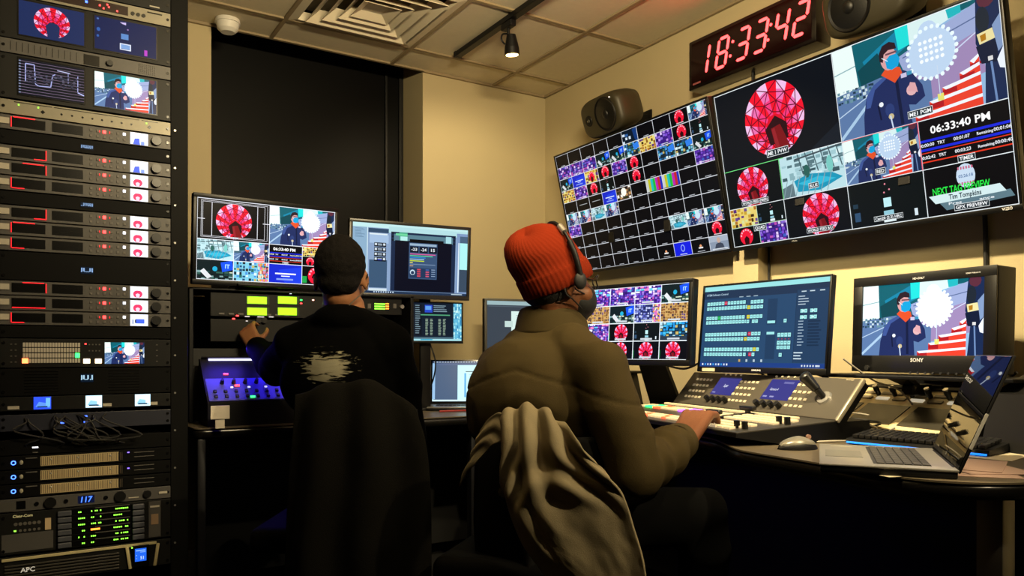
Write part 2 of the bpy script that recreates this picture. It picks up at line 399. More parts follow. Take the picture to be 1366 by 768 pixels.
def tagbar(v, t=None, y=.93, h=.06, x=.5, c='dfe6ea'):
    if t is None: v.rect(x-.2, y-h, .4, h, c); return
    T, W = ttris(t); wd = W * (h/.7) / v.asp()
    pad = .35*h/v.asp(); v.rect(x-wd/2-pad*1.3, y-h*1.45, wd+pad*2.6, h*1.9, 'e8eef0'); v.rect(x-wd/2-pad, y-h*1.3, wd+pad*2, h*1.6, '1c2b33'); v.text(t, x, y, h, 'f4f8fa')
PUR = ['5a2fa8', '7a4ad0', '3a1c80', 'b48be8', '8a6ad8', '281060', 'e0c8f8', '4060c0', 'c050b0']
CIT = ['1e4c78', '3a88c0', '7cc8e0', '102838', 'd8f0f4', '2a6a60', '4890d8', '202830', 'c8b060']
YEL = ['c8a030', '8a5c18', 'e8d070', '5c3080', '402810', 'b07028', 'd8e0a0', '6a4a90']
def crowd(v, pal=PUR, nx=9, ny=6): v.fill(pal[2]); speck(v, nx, ny, pal)
def city(v, pal=CIT, nx=9, ny=6): v.fill('10242c'); speck(v, nx, ny, pal); v.poly([(.6, .2), (.95, .05), (.98, .5), (.65, .6)], '2f7fe8')
def night(v):
    v.fill('0a1c20'); speck(v, 8, 4, ['1a4040', '305a50', '102024', '7aa0a0', 'c8d8c0'], 0, .55, 1, .45, .8); v.poly([(.65, .12), (.97, 0), (1, .45), (.7, .6)], '1450e8')
    v.text('IT', .84, .4, .2, 'b0e0ff'); v.ell(.5, .45, .07, None, '20a8d0', 10); v.poly([(.1, .6), (.2, .45), (.42, .85), (.3, .95)], 'd8dce0')
def tower(v):
    v.fill('061012'); v.rect(.46, .42, .1, .2, 'bfeef4'); v.rect(.45, .7, .13, .1, '90c8d8'); v.rect(.44, .83, .16, .12, 'e0f0f4')
    for x, y in ((.5, .12), (.55, .25), (.48, .3)): v.ell(x, y, .012, None, 'e88898', 6)
    v.rect(.84, .75, .04, .15, 'd8e8f0'); v.rect(.04, .45, .07, .1, '203848'); v.rect(.05, .65, .08, .2, '305070')
def title(v, mid='d8e8ff'): v.fill('1428c8'); v.poly([(.3, .3), (1, .1), (1, 1), (.5, 1)], '1c3ce0'); v.rect(.2, .46, .62, .07, mid); v.rect(.38, .6, .26, .04, mid); v.rect(.24, .74, .5, .09, '8098e8')
def bars(v):
    for i, c in enumerate(('c8ccc8', 'c0c020', '20c0b8', '20b838', 'b828b0', 'c02828', '2030b8')): v.rect(i/7, 0, 1/7+.002, 1, c)
    v.rect(.0, .93, 1, .07, '101010')
def crane(v):
    v.fill('bcdfe6'); speck(v, 9, 6, ['d8eef0', '88b0b8', '587880', 'a0c8d0', '3c5860'], 0, 0, 1, .6, .7)
    for k in range(6): v.line((.3+.12*k, .0), (.36+.12*k, .5), .03, '456068')
    v.line((.25, .12), (1, .02), .04, '405058'); v.line((.3, .4), (1, .25), .03, '6a8890')
    v.poly([(.2, .62), (.45, .52), (.8, .6), (.95, .75), (.6, .95), (.25, .9)], '1896b8'); v.poly([(.25, .7), (.6, .62), (.85, .75), (.5, .85)], '30b8d8')
    v.poly([(.0, .75), (.18, .66), (.2, 1), (0, 1)], '607880'); v.ell(.42, .45, .05, .16, '2a6058', 10); v.ell(.78, .4, .05, .2, '78c8c0', 10)
    for k in range(8): v.line((0+.1*k, 1), (.1+.1*k, .55), .02, '88a4ac')
def presenter(v, lo=False, red=True, glow='f4fbff'):
    v.fill('8fb6dc')
    v.poly([(.0, .0), (.2, 0), (.2, .5), (0, .5)], 'eafaf6'); v.line((0, .27), (.16, .23), .012, '8ab0b8')
    v.poly([(.14, 0), (.5, 0), (.5, .42), (.16, .55)], '0f5f6c'); v.poly([(.2, .22), (.46, 0), (.5, 0), (.5, .2), (.24, .42)], '1482a4'); v.poly([(.16, .3), (.3, .18), (.36, .4), (.18, .52)], '0b4650')
    v.poly([(.42, 0), (.52, 0), (.52, .2), (.43, .23)], '20dcd8'); v.poly([(.5, 0), (.74, 0), (.74, .1), (.5, .22)], 'd6eeee'); v.poly([(.72, 0), (.8, 0), (.8, .08), (.73, .1)], '1fb4bc'); v.poly([(.8, 0), (.88, 0), (.88, .05), (.8, .07)], '0c5c68')
    v.poly([(.42, .3), (.88, .04), (.9, .6), (.5, .72)], '9aa8d2'); v.poly([(.44, .5), (.88, .3), (.9, .7), (.5, .85)], '9c86b4')
    v.line((.45, .32), (.88, .17), .012, '5a6c98'); v.line((.6, .55), (.88, .3), .012, 'c8d4f0')
    v.poly([(0, .5), (.3, .44), (.6, .62), (.6, 1), (0, 1)], '5a78a6'); v.line((0, .98), (.24, .62), .035, 'a8c8e4'); v.line((0, .74), (.2, .6), .012, 'b8d0e8')
    if not lo: speck(v, 12, 4, ['20384a', '6890a0', 'c8dce0', '38606c'], 0, .46, .26, .14, .8)
    else: v.rect(0, .48, .22, .1, '406070')
    # glowing ball
    v.ell(.62, .36, .135, None, glow, 20); v.ell(.61, .14, .055, None, glow, 14); v.poly([(.52, .2), (.7, .15), (.72, .5), (.6, .62), (.5, .5)], glow)
    if not lo:
        for k in range(26):
            t = k/26*2*PI; v.ell(.62+.14*math.cos(t), .36+.25*math.sin(t), .012, None, 'e8f8ff', 8)
        for a_ in range(5):
            for b_ in range(4): v.ell(.56+.03*a_, .24+.06*b_, .011, None, 'f4fbff', 8)
    # steps
    steps = [(.49, .94, .08), (.58, .83, .08), (.66, .73, .07), (.76, .64, .06), (.82, .56, .05)]
    for x, y, h in steps[::-1]:
        v.poly([(x, y), (.87, y-.05), (.87, y+h+.02), (x, y+h+.02)], 'e8402c' if red else '7080a0'); v.poly([(x, y), (.87, y-.05), (.87, y-.02), (x+.02, y+.03)], 'eef4ff')
        if not lo: v.poly([(x, y+.03), (x+.08, y+.02), (x+.08, y+h), (x, y+h)], 'b01820')
    v.rect(.63, .78, .035, .07, 'e4e070'); v.line((.645, .5), (.645, .8), .008, 'c8d8ec')
    # dark figure with microphone on the right edge
    v.poly([(.88, 0), (1, 0), (1, 1), (.88, 1), (.9, .62), (.86, .42)], '16284e'); v.ell(.93, .04, .045, None, '5a2a3a', 10)
    v.ell(.905, .22, .035, .12, '1c2632', 14); v.poly([(.87, .34), (.95, .32), (.96, .42), (.88, .44)], 'e8dca0'); v.poly([(.885, .36), (.915, .35), (.915, .41), (.89, .42)], 'b07818')
    v.poly([(.86, .45), (.96, .43), (.97, .64), (.88, .62)], '0e1a34'); v.rect(.915, .57, .025, .04, 'd8d8d8'); v.poly([(.95, .3), (1, .2), (1, .5), (.97, .55)], '8098c0'); v.poly([(.96, .62), (1, .5), (1, .72), (.97, .7)], 'e8f0ff')
    v.line((.93, .62), (.94, 1), .02, '6a88b8')
    # presenter
    v.poly([(.16, 1), (.17, .8), (.2, .6), (.25, .5), (.33, .44), (.45, .44), (.5, .5), (.55, .64), (.56, .76), (.5, .82), (.46, .8), (.47, 1)], '1f2c5c')
    v.poly([(.25, .5), (.33, .44), (.34, .47), (.26, .55), (.22, .72), (.19, .72), (.2, .6)], '3c5494')
    v.poly([(.39, .5), (.41, .5), (.42, .98), (.4, .98)], '101a3c')
    v.poly([(.31, .42), (.36, .34), (.43, .4), (.44, .46), (.39, .54)], 'e05028')
    v.ell(.365, .27, .05, .125, 'd8a0a0', 18); v.poly([(.31, .28), (.31, .2), (.335, .13), (.38, .11), (.415, .14), (.42, .2), (.37, .19), (.34, .22), (.33, .3)], '2c1c24')
    v.rect(.35, .22, .07, .018, '6a4450')
    v.poly([(.345, .29), (.375, .25), (.42, .25), (.435, .31), (.42, .38), (.38, .4), (.35, .37)], '10a0d8'); v.line((.325, .25), (.36, .3), .008, 'e0f0f8')
    v.rect(.43, .47, .035, .045, 'c8c0e0'); v.rect(.467, .465, .03, .04, '3c90b8')
    v.ell(.485, .66, .032, None, 'e0b0b4', 12); v.poly([(.46, .66), (.48, .58), (.51, .6), (.52, .7)], 'dca4aa')
    v.line((.28, .88), (.27, .72), .02, '101838'); v.ell(.29, .72, .015, None, 'e8eef4', 8); v.ell(.34, .8, .03, .07, '2a3c74', 10); v.ell(.345, .87, .018, None, 'c8b88c', 8)
    v.line((.34, .86), (.35, 1), .015, 'c8d8f0')
def timer(v):
    v.fill('05060c'); v.text('06:33:40 PM', .46, .3, .15, 'ffffff', w=.66)
    v.rect(0, .4, 1, .05, '1828d8'); v.rect(0, .58, 1, .05, '1828d8')
    v.text('00:00:00', -.02, .54, .065, 'e8ecf4', align='l'); v.text('TRT', .24, .54, .06, 'e8ecf4'); v.text('00:01:07', .47, .54, .065, 'e8ecf4'); v.text('Remaining', .72, .54, .055, 'e8ecf4', w=.17); v.text('00:01:06', .99, .54, .065, 'e8ecf4', align='r')
    v.rect(0, .66, 1, .018, 'e83820'); v.rect(0, .84, 1, .025, 'e83820')
    v.text('00:02:42', -.02, .79, .065, 'e8ecf4', align='l'); v.text('TRT', .24, .79, .06, 'e8ecf4'); v.text('00:03:23', .47, .79, .065, 'e8ecf4'); v.text('Remaining', .72, .79, .055, 'e8ecf4', w=.17); v.text('00:00:40', .99, .79, .065, 'e8ecf4', align='r')
    tagbar(v, 'TIMER', .96, .07, .5)
def gfx(v):
    v.fill('04060a'); v.ell(.47, .27, .105, .24, 'c8dcf0', 16)
    for a_ in range(6):
        for b_ in range(4): v.ell(.395+.03*a_, .1+.025*b_+(.26 if b_ > 1 else 0), .011, None, 'c86888', 6)
    v.text('05:26:18', .47, .3, .06, '5878a8', w=.16)
    v.text('NEXT TAG PREVIEW', .4, .56, .14, '28e848', w=.64)
    v.poly([(.14, .72), (.92, .68), (.96, .82), (.22, .9)], '5e7c88'); v.poly([(.03, .57), (.82, .54), (.88, .7), (.1, .74)], 'd4ecee')
    v.text('Tim Tompkins', .44, .69, .1, '14303c', w=.36); v.text('Pres        ance', .5, .8, .05, 'e8f0f4', w=.5)
    tagbar(v, 'GFX PREVIEW', .91, .07, .5)
def quad(v):
    crowd(v.sub(0, 0, .5, .5), YEL, 8, 5); tower(v.sub(.5, 0, .5, .5)); v.sub(0, .5, .5, .5).fill('05080a'); ball(v.sub(0, .5, .5, .5), rich=False); crowd(v.sub(.5, .5, .5, .5))
    v.rect(.495, 0, .01, 1, 'b8d8b8'); v.rect(0, .49, 1, .02, 'b8d8b8'); tagbar(v, 'QUAD', .62, .08, .52)
def led_ball(v, rich=True, bg='060c10', **k): v.fill(bg); ball(v, rich=rich, **k)
def grid(v, nx, ny, t, c='e4ecf2'):
    a = v.asp()
    for i in range(nx+1): v.rect(i/nx - t/a/2, 0, t/a, 1, c)
    for j in range(ny+1): v.rect(0, j/ny - t/2, 1, t, c)
def lines(v, x0, y0, w, h, n, c, fill=.5, gap=.85):
    for j in range(n): v.rect(x0, y0+j*h/n, w*(gap - .5*rnd.random()*(1-fill)), h/n*fill, c)

def cells(v, nx, ny): return lambda c, r, w=1, h=1: v.sub(c/nx, r/ny, w/nx, h/ny)
def pic_program_wall():      # ten-way view: two large pictures over eight small
    v = View(0, 0, 16/9, 1); c = cells(v, 4, 4)
    b = c(0, 0, 2, 2); b.fill('0a1018'); b.poly([(.75, 1), (1, .75), (1, 1)], '141c26'); ball(b, .5, .5, .445); tagbar(b, 'ME 1 PVW', .93, .045, .5)
    b = c(2, 0, 2, 2); presenter(b, glow='bcd4ee'); tagbar(b, 'ME1 PGM', .93, .04, .52)
    b = c(0, 2); led_ball(b, r=.5, cx=.48); tagbar(b, 'WORLD FEED (FIBER)', .93, .06)
    b = c(1, 2); crane(b); tagbar(b, 'BLUE', .85, .07, .5)
    b = c(2, 2); presenter(b, lo=False, glow='bcd4ee'); tagbar(b, 'RED', .86, .07, .47)
    timer(c(3, 2)); quad(c(0, 3)); b = c(1, 3); led_ball(b, r=.5, cx=.55); tagbar(b, 'WORLD FEED B/U', .9, .06, .52)
    b = c(2, 3); tower(b); tagbar(b, 'Cam20 (2.2) HRC', .88, .06, .5)
    gfx(c(3, 3))
    t = .0042; g = 'e8f0f4'
    v.rect(0, 0, 1, t, g); v.rect(0, 1-t, 1, t, g); v.rect(0, 0, t/v.asp(), 1, g); v.rect(1-t/v.asp(), 0, t/v.asp(), 1, g)
    v.rect(0, .5-t/2, 1, t, g); v.rect(0, .5-t/2, .27, t, '70e080'); v.rect(0, .75-t/2, 1, t, g)
    v.rect(.5-t/2/v.asp(), 0, t/v.asp(), 1, g); v.rect(.25-t/2/v.asp(), .5, t/v.asp(), .5, g); v.rect(.75-t/2/v.asp(), .5, t/v.asp(), .5, g)
    v.rect(.249, .5, .0028, .25, '70e080'); v.rect(.5, .5, .25, .003, 'f06070'); v.rect(.748, .5, .0028, .25, 'f06070')
    return v
def pic_hundred_wall():
    v = View(0, 0, 16/9, 1); v.fill('04050a'); c = cells(v, 10, 10)
    M = ["kkkkksknbc", "ppcqnyptbt".replace('t', 'w', 0), "dTBbpbkcqn", "ypbtkbkkkp", "kxxTmkzzkk", "urgukkkkkk", "pkkkkkkkkk", "kkkkkkkuug".replace('uug', 'gur'), "kkkkkkkkkb", "kkkkkkiJij"]
    M[0] = "kkkkkskkbr"; M[1] = "ppcqnqypbt"[:10]; M[1] = "pppwnqypbt"; M[2] = "dTBbpbkcqn"
    for r, row in enumerate(M):
        for k, ch in enumerate(row):
            u = c(k, r)
            if ch == 'k': u.fill('05060b'); u.rect(.34, .87, .32, .05, 'b0b4bc')
            elif ch == 's': u.fill('081828'); speck(u, 5, 4, ['d0e0f0', '3060a0'], dens=.3); u.poly([(.7, .1), (1, 0), (1, 1), (.8, .9)], '103878')
            elif ch == 'b': u.fill('04060a'); ball(u, .5, .48, .46, rich=False); u.rect(.3, .85, .4, .06, 'd8c0c8')
            elif ch == 'B': crowd(u, YEL, 5, 4); ball(u, .5, .5, .4, rich=False)
            elif ch == 'p': crowd(u, PUR, 7, 5); u.rect(.3, .85, .4, .06, 'c8c8e0')
            elif ch == 'y': crowd(u, YEL, 7, 5)
            elif ch in 'cq': city(u, nx=7, ny=5)
            elif ch in 'dwn': night(u)
            elif ch == 't': tower(u)
            elif ch == 'T': title(u)
            elif ch == 'x': u.fill('08090c'); u.rect(.2, .46, .6, .05, 'a8acb0')
            elif ch == 'z': bars(u)
            elif ch == 'm': u.fill('604838'); speck(u, 5, 4, ['f0f0e8', '283018', 'c89860', '101010']); u.ell(.5, .4, .18, None, 'fffff0', 10)
            elif ch in 'ur': presenter(u, lo=True, glow='c8e4f4', red=ch == 'r')
            elif ch == 'g': crane(u)
            elif ch == 'i': u.fill('06070b'); u.ell(.5, .5, .06, None, 'e8a070', 8); u.rect(.38, .58, .24, .1, 'e8e8e8'); u.rect(.3, .85, .4, .05, 'b0b4bc')
            elif ch == 'J': u.fill('1420e0'); u.ell(.5, .45, .12, .27, '90a8f0', 12); u.ell(.5, .45, .08, .19, '1420e0', 12); u.rect(.3, .85, .4, .06, 'c0c8f0')
            elif ch == 'j': u.fill('8a98ac'); u.rect(0, 0, 1, .4, 'a8b4c4'); u.poly([(.2, 1), (.32, .55), (.5, .45), (.68, .58), (.75, 1)], '404858'); u.ell(.48, .3, .09, .2, 'c8a898', 10); u.rect(.1, .86, .8, .08, 'd0d8e0')
    grid(v, 10, 10, .0048, 'd8dce4'); return v
def pic_studio_view():       # ten-way view on the left operator's display
    v = View(0, 0, 16/9, 1); c = cells(v, 4, 4)
    b = c(0, 0, 2, 2); b.fill('05060a'); ball(b, .5, .52, .44)
    for f_ in ((.05, .05, .92, .9), (.07, .08, .86, .84)): b.frame(*f_, .008, 'e8e8f0')
    b.rect(.19, .08, .008, .84, 'e0e0ea'); b.rect(.82, .08, .008, .84, 'e0e0ea'); b.rect(0, .5, .1, .015, 'e8e8f0'); b.rect(.9, .5, .1, .015, 'e8e8f0'); b.rect(.42, .91, .14, .04, 'c0d0d8')
    presenter(c(2, 0, 2, 2), glow='ffffff'); crane(c(0, 2)); presenter(c(1, 2), lo=True)
    b = c(2, 2); timer(b); quad(c(3, 2)); night(c(0, 3)); b = c(1, 3); crowd(b, CIT, 12, 6)
    speck(b, 6, 5, ['e8a040', 'e870a0', 'f0d8b0', 'c06050'], .7, 0, .3, 1); title(c(2, 3), 'ffffff')
    b = c(3, 3); b.fill('05080a'); ball(b, .45, .5, .46, rich=False); b.rect(.02, .55, .14, .35, '20a048')
    t = .008; g = 'e8ecf4'
    for y in (0, .5-t/2, .75-t/2, 1-t): v.rect(0, y, 1, t, g)
    for x, y0 in ((0, 0), (.5, 0), (1-t/1.78, 0), (.25, .5), (.75, .5)): v.rect(x-.002, y0, t/1.78, 1-y0, g)
    return v
def pic_sixteen_view():
    v = View(0, 0, 16/9, 1); v.fill('04060a'); c = cells(v, 4, 4); v2 = v
    fs = ["pppn", "yncY", "pbtd", "Tbbb"]
    for r, row in enumerate(fs):
        for k, ch in enumerate(row):
            u = c(k, r)
            if ch == 'p': crowd(u, PUR, 12, 8); speck(u, 6, 3, ['e8f0ff', '60c8f0', 'f080c0'], 0, 0, 1, .4, .5)
            elif ch == 'n': night(u)
            elif ch == 'c': crowd(u, ['4a50b0', '8088d0', '202860', 'b8c0f0', '6878c8'], 12, 7); speck(u, 5, 6, ['e8a040', 'e870c0', 'f0d8b0'], .7, 0, .3, 1)
            elif ch in 'yY': crowd(u, ['a07840', '6a4a28', 'c8a060', '3c2840', '8a5830', '584080'], 12, 7)
            elif ch == 'b': u.fill('04060a'); ball(u, .5, .52, .47); u.rect(.02, .5, .03, .4, '187838')
            elif ch == 't': tower(u)
            elif ch == 'd': u.fill('0a2030'); speck(u, 9, 6, ['2090d8', '40b8e8', '104870', 'b0d8e8', 'c8b060']); u.rect(0, .75, 1, .25, '283848')
            elif ch == 'T': title(u)
            u.rect(.28, .84, .44, .09, 'c4ccd4')
    grid(v, 4, 4, .012); return v
def pic_switcher_app():
    v = View(0, 0, 16/9, 1); v.fill('26496e'); v.rect(0, 0, 1, .055, '9be4e6'); v.rect(0, .055, 1, .1, '1f3552')
    v.text('ATEM Software Control', .02, .115, .024, 'a8c4d8', align='l')
    K = 'a4ecec'; D = '1c3857'
    def row(x, y, n, w=.0225, h=.042, hot={}, gap=.0262):
        v.rect(x-.004, y-.006, n*gap+.006, h+.012, D)
        for k in range(n): v.rect(x+k*gap, y, w, h, hot.get(k, K)); v.rect(x+k*gap+.005, y+.015, w-.01, .008, '5aa8b4')
    for y, n, hot in ((.195, 13, {6: 'e83050'}), (.255, 14, {}), (.375, 13, {4: '20c040'}), (.43, 14, {}), (.58, 14, {}), (.64, 14, {}), (.765, 14, {}), (.825, 14, {})): row(.03, y, n, hot=hot)
    for x, y, n, hot in ((.41, .20, 4, {}), (.385, .262, 5, {0: 'e8d820'}), (.385, .375, 5, {0: 'e8d820'}), (.385, .432, 1, {}), (.43, .432, 2, {}), (.385+.02, .58, 4, {0: 'e83050'}), (.375, .64, 5, {0: 'e8d820'}), (.375, .765, 5, {3: 'e8d820'}), (.375, .825, 1, {}), (.42, .825, 2, {0: 'e83050'})): row(x, y, n, hot=hot)
    v.rect(.55, .2, .075, .3, '1f3d5e'); v.rect(.55, .62, .075, .28, '1f3d5e')
    v.rect(.555, .455, .06, .03, K); v.rect(.555, .585, .06, .03, K); row(.68, .44, 1); row(.64, .6, 4, h=.045); row(.64, .69, 4, h=.045); row(.64, .745, 4, h=.04); row(.66, .83, 1)
    for k in range(4): v.rect(.645+.026*k, .665, .01, .008, 'c04050')
    v.rect(.765, .12, .235, .82, '223f60'); v.rect(.765, .12, .003, .82, '16304c')
    for x in (.8, .86, .93): v.rect(x, .135, .035, .012, 'c0d4e0')
    for x in (.31, .37, .43): v.rect(x, .145, .035, .01, 'a0b8c8')
    lines(v, .78, .19, .09, .12, 4, 'b4c8d8', .35); lines(v, .79, .47, .06, .3, 9, '9cb4c8', .3); lines(v, .86, .47, .1, .3, 9, '16304c', .5, .95); lines(v, .77, .82, .09, .1, 3, 'c8dce8', .4)
    for x, y in ((.8, .34), (.87, .34), (.8, .41), (.87, .41)): row(x, y, 2, h=.04); v.rect(x+.01, y+.01, .02, .02, 'c8f4f4')
    for k, x in enumerate((.34, .4, .46, .52)): v.rect(x, .905, .015, .03, 'b8ccd8' if k else 'd0a860')
    v.rect(0, .945, 1, .055, '1c3f86')
    for k in range(10): v.rect(.02+.024*k, .958, .012, .024, ('e8f0f8', '40a0e8', 'c8d8f0')[k % 3])
    for k in range(7): v.rect(.83+.02*k, .962, .01 if k != 5 else .018, .02, 'd8e4f0')
    return v
def pic_meter_app():
    v = View(0, 0, 16/9, 1); v.fill('8aa4c8'); v.rect(0, 0, 1, .06, 'c4ecee'); v.rect(.3, .03, .7, .09, 'b4dfe4')
    v.rect(0, .06, .12, .94, '8db0cc'); v.rect(.13, .07, .17, .06, '2f4a68'); v.rect(.12, .06, .006, .94, 'd8eef4'); v.rect(.14, .14, .15, .02, 'e0eef4'); v.rect(.14, .16, .16, .12, 'a4c0e0'); v.rect(.14, .52, .15, .4, '3c5876'); v.rect(.14, .93, .15, .035, 'd0e0e8')
    lines(v, .02, .08, .1, .14, 7, '5a7c9c', .3)
    for k in range(4): 
        v.rect(.18, .27+.07*k, .1, .06, '0a1424'); v.rect(.185, .28+.07*k, .018, .03, 'd8e4ec'); v.rect(.255, .28+.07*k, .018, .03, 'd8e4ec'); v.rect(.21, .285+.07*k, .036, .012, 'b0c0d0'); v.rect(.21, .302+.07*k, .036, .01, '4050e0' if k == 3 else 'a0b0c0')
    v.rect(.32, .1, .57, .86, '1a2a48'); v.rect(.345, .13, .52, .1, '5a8090'); v.rect(.39, .1, .07, .11, '48a888'); v.rect(.36, .12, .1, .03, '70d8a0'); v.rect(.4, .16, .06, .07, 'b8f0ec'); v.rect(.8, .12, .05, .12, 'a8dce4'); v.rect(.355, .22, .5, .73, '060a1c'); v.rect(.48, .19, .3, .05, '04060c')
    for x in (.335, .875): 
        for y in (.12, .17, .22): v.ell(x, y, .008, None, '080c14', 6)
    m = v.sub(.475, .24, .25, .53); m.fill('3a5478'); m.rect(.03, .02, .94, .06, '9ab4cc')
    for k, t in enumerate(('-23', '-24', '15')): m.rect(.04+.33*k, .1, .29, .17, '0c1626'); m.text(t, .185+.33*k, .22, .08, 'e8f0f8', w=.2 if k < 2 else .14)
    for k, (c_, w_) in enumerate((('e060a0', .9), ('60d0a0', .8), ('2888d8', .55), ('a0c8e8', .5), ('c8e020', .5), ('e8e060', .1), ('7088a8', .9), ('c8a080', .12))): m.rect(.04, .3+.047*k, w_, .024, c_)
    m.rect(.04, .7, .92, .27, '22385a'); m.ell(.14, .82, .09, None, 'c8e0f0', 12); m.ell(.14, .83, .06, None, '22385a', 12)
    for k in range(4): m.rect(.3, .72+.06*k, .12, .035, 'e04858'); m.rect(.6, .72+.06*k, .12, .035, 'd05878' if k else '4060a0'); m.rect(.8, .72+.06*k, .14, .02, '90a8c8')
    v.rect(.9, .06, .1, .94, '7f9ac4'); v.rect(.93, .1, .07, .1, '4a6480'); v.rect(.93, .2, .07, .4, 'b0f4f4'); v.rect(.93, .6, .07, .34, '3a4c60'); v.rect(.915, .2, .01, .75, 'e0f0f8')
    v.rect(0, .965, 1, .035, '203450')
    for k in range(9): v.rect(.18+.02*k, .97, .01, .02, 'c8dcf0')
    v.rect(.86, .972, .1, .014, 'b8ccd8'); return v
def pic_playlist_app():
    v = View(0, 0, 1.55, 1); v.fill('123048'); v.rect(0, 0, .22, 1, '88c8d4'); v.rect(.86, 0, .14, 1, '5ab4d8'); speck(v, 5, 12, ['a8e8f0', '3888b8', '68c0e0', 'c8f4f4'], .86, 0, .14, 1); speck(v, 6, 8, ['a8e0ec', 'b8ecf0', 'd0f4f4'], 0, 0, .2, 1)
    v.rect(.17, 0, .69, .9, '101c2c'); v.rect(.2, .05, .12, .8, '0c1420'); lines(v, .21, .06, .1, .78, 14, '78909c', .4); v.rect(.37, .05, .13, .2, '2848c8'); v.rect(.38, .08, .1, .1, '60a0e8'); lines(v, .52, .06, .28, .2, 4, '88a4b4', .35); v.rect(.3, .3, .5, .03, '50a078')
    for x in (.38, .46, .6, .68): lines(v, x, .42, .06, .45, 12, '98b09c', .45)
    v.rect(.17, .9, .69, .05, '4a6878'); v.rect(0, .95, 1, .05, 'a4dce4'); v.rect(.3, .955, .2, .03, '28a0c8'); return v
def pic_laptop_app():
    v = View(0, 0, 1.6, 1); v.fill('a6dcec'); v.rect(0, 0, 1, .05, '30405c'); v.rect(0, .05, 1, .05, '485c80'); v.rect(.02, .1, .36, .86, '3e5676'); v.rect(0, .05, .04, .9, '8fb8dc'); v.rect(.38, .1, .6, .86, 'bdeef4'); v.rect(.5, .25, .12, .02, '283848'); v.rect(.48, .3, .03, .6, '58a8d8')
    lines(v, .55, .33, .38, .5, 12, '88b8cc', .3)
    v.rect(0, .96, 1, .04, 'c8e4f0')
    for k in range(20): v.rect(.02+.04*k, .012, .025, .02, 'c0d0e4')
    return v
def pic_document_app():
    v = View(0, 0, 16/9, 1); v.fill('3a4450'); v.rect(0, 0, 1, .08, '9cb8bc'); v.rect(.3, .2, .62, .74, 'd8f0ea'); v.rect(.22, .4, .1, .12, 'c4dcd8'); v.rect(.02, .1, .96, .015, '52606c'); lines(v, .36, .28, .5, .5, 14, '90a8a8', .25); return v
def pic_presenter(): v = View(0, 0, 16/9, 1); presenter(v, glow='ffffff'); return v
def pic_waveform():
    v = View(0, 0, 4/3*1.2, 1); v.fill('10131c')
    for k in range(12): v.rect(0, .06+.08*k, 1, .012, '7c6a84'); v.rect(.0, .05+.08*k, .03, .03, '8890b0')
    W = 'aab0e8'; pts = [(.1, .62), (.1, .12), (.23, .12), (.25, .66), (.3, .7), (.48, .68), (.51, .35), (.55, .3)]
    for a, b in zip(pts, pts[1:]): v.line(a, b, .025, W)
    v.line((.58, .18), (.78, .2), .02, 'd0d4ff'); v.line((.75, .2), (.75, .5), .012, W); v.line((.9, .25), (.9, .7), .02, W); v.line((.9, .72), (1, .78), .03, 'c0c8ff')
    speck(v, 20, 6, ['3c3c50', '545468', '2c2c3c'], .1, .3, .85, .35, .5); return v
def pic_small_ball(): v = View(0, 0, 4/3*1.2, 1); v.fill('1d2c58'); ball(v, .5, .5, .44); v.poly([(.4, .62), (.47, .5), (.58, .52), (.62, .62), (.6, 1), (.44, 1)], '1d2c58'); return v
def pic_small_night():
    v = View(0, 0, 4/3*1.2, 1); v.fill('14204c'); v.rect(.42, .4, .12, .17, '5c8ccc'); v.rect(.4, .7, .16, .16, '80a8e0'); v.frame(.4, .7, .18, .2, .03, 'e0e8ff'); v.poly([(.4, .06), (.5, .04), (.5, .12), (.44, .1)], 'd0c0f0')
    v.rect(.8, .78, .05, .18, 'c040c8'); v.ell(.53, .25, .015, None, 'a080c0', 6); v.ell(.06, .4, .03, .06, '3060b0', 8); v.ell(.05, .6, .02, .04, '3060b0', 8); v.ell(.05, .08, .02, .03, '5070b0', 8); return v
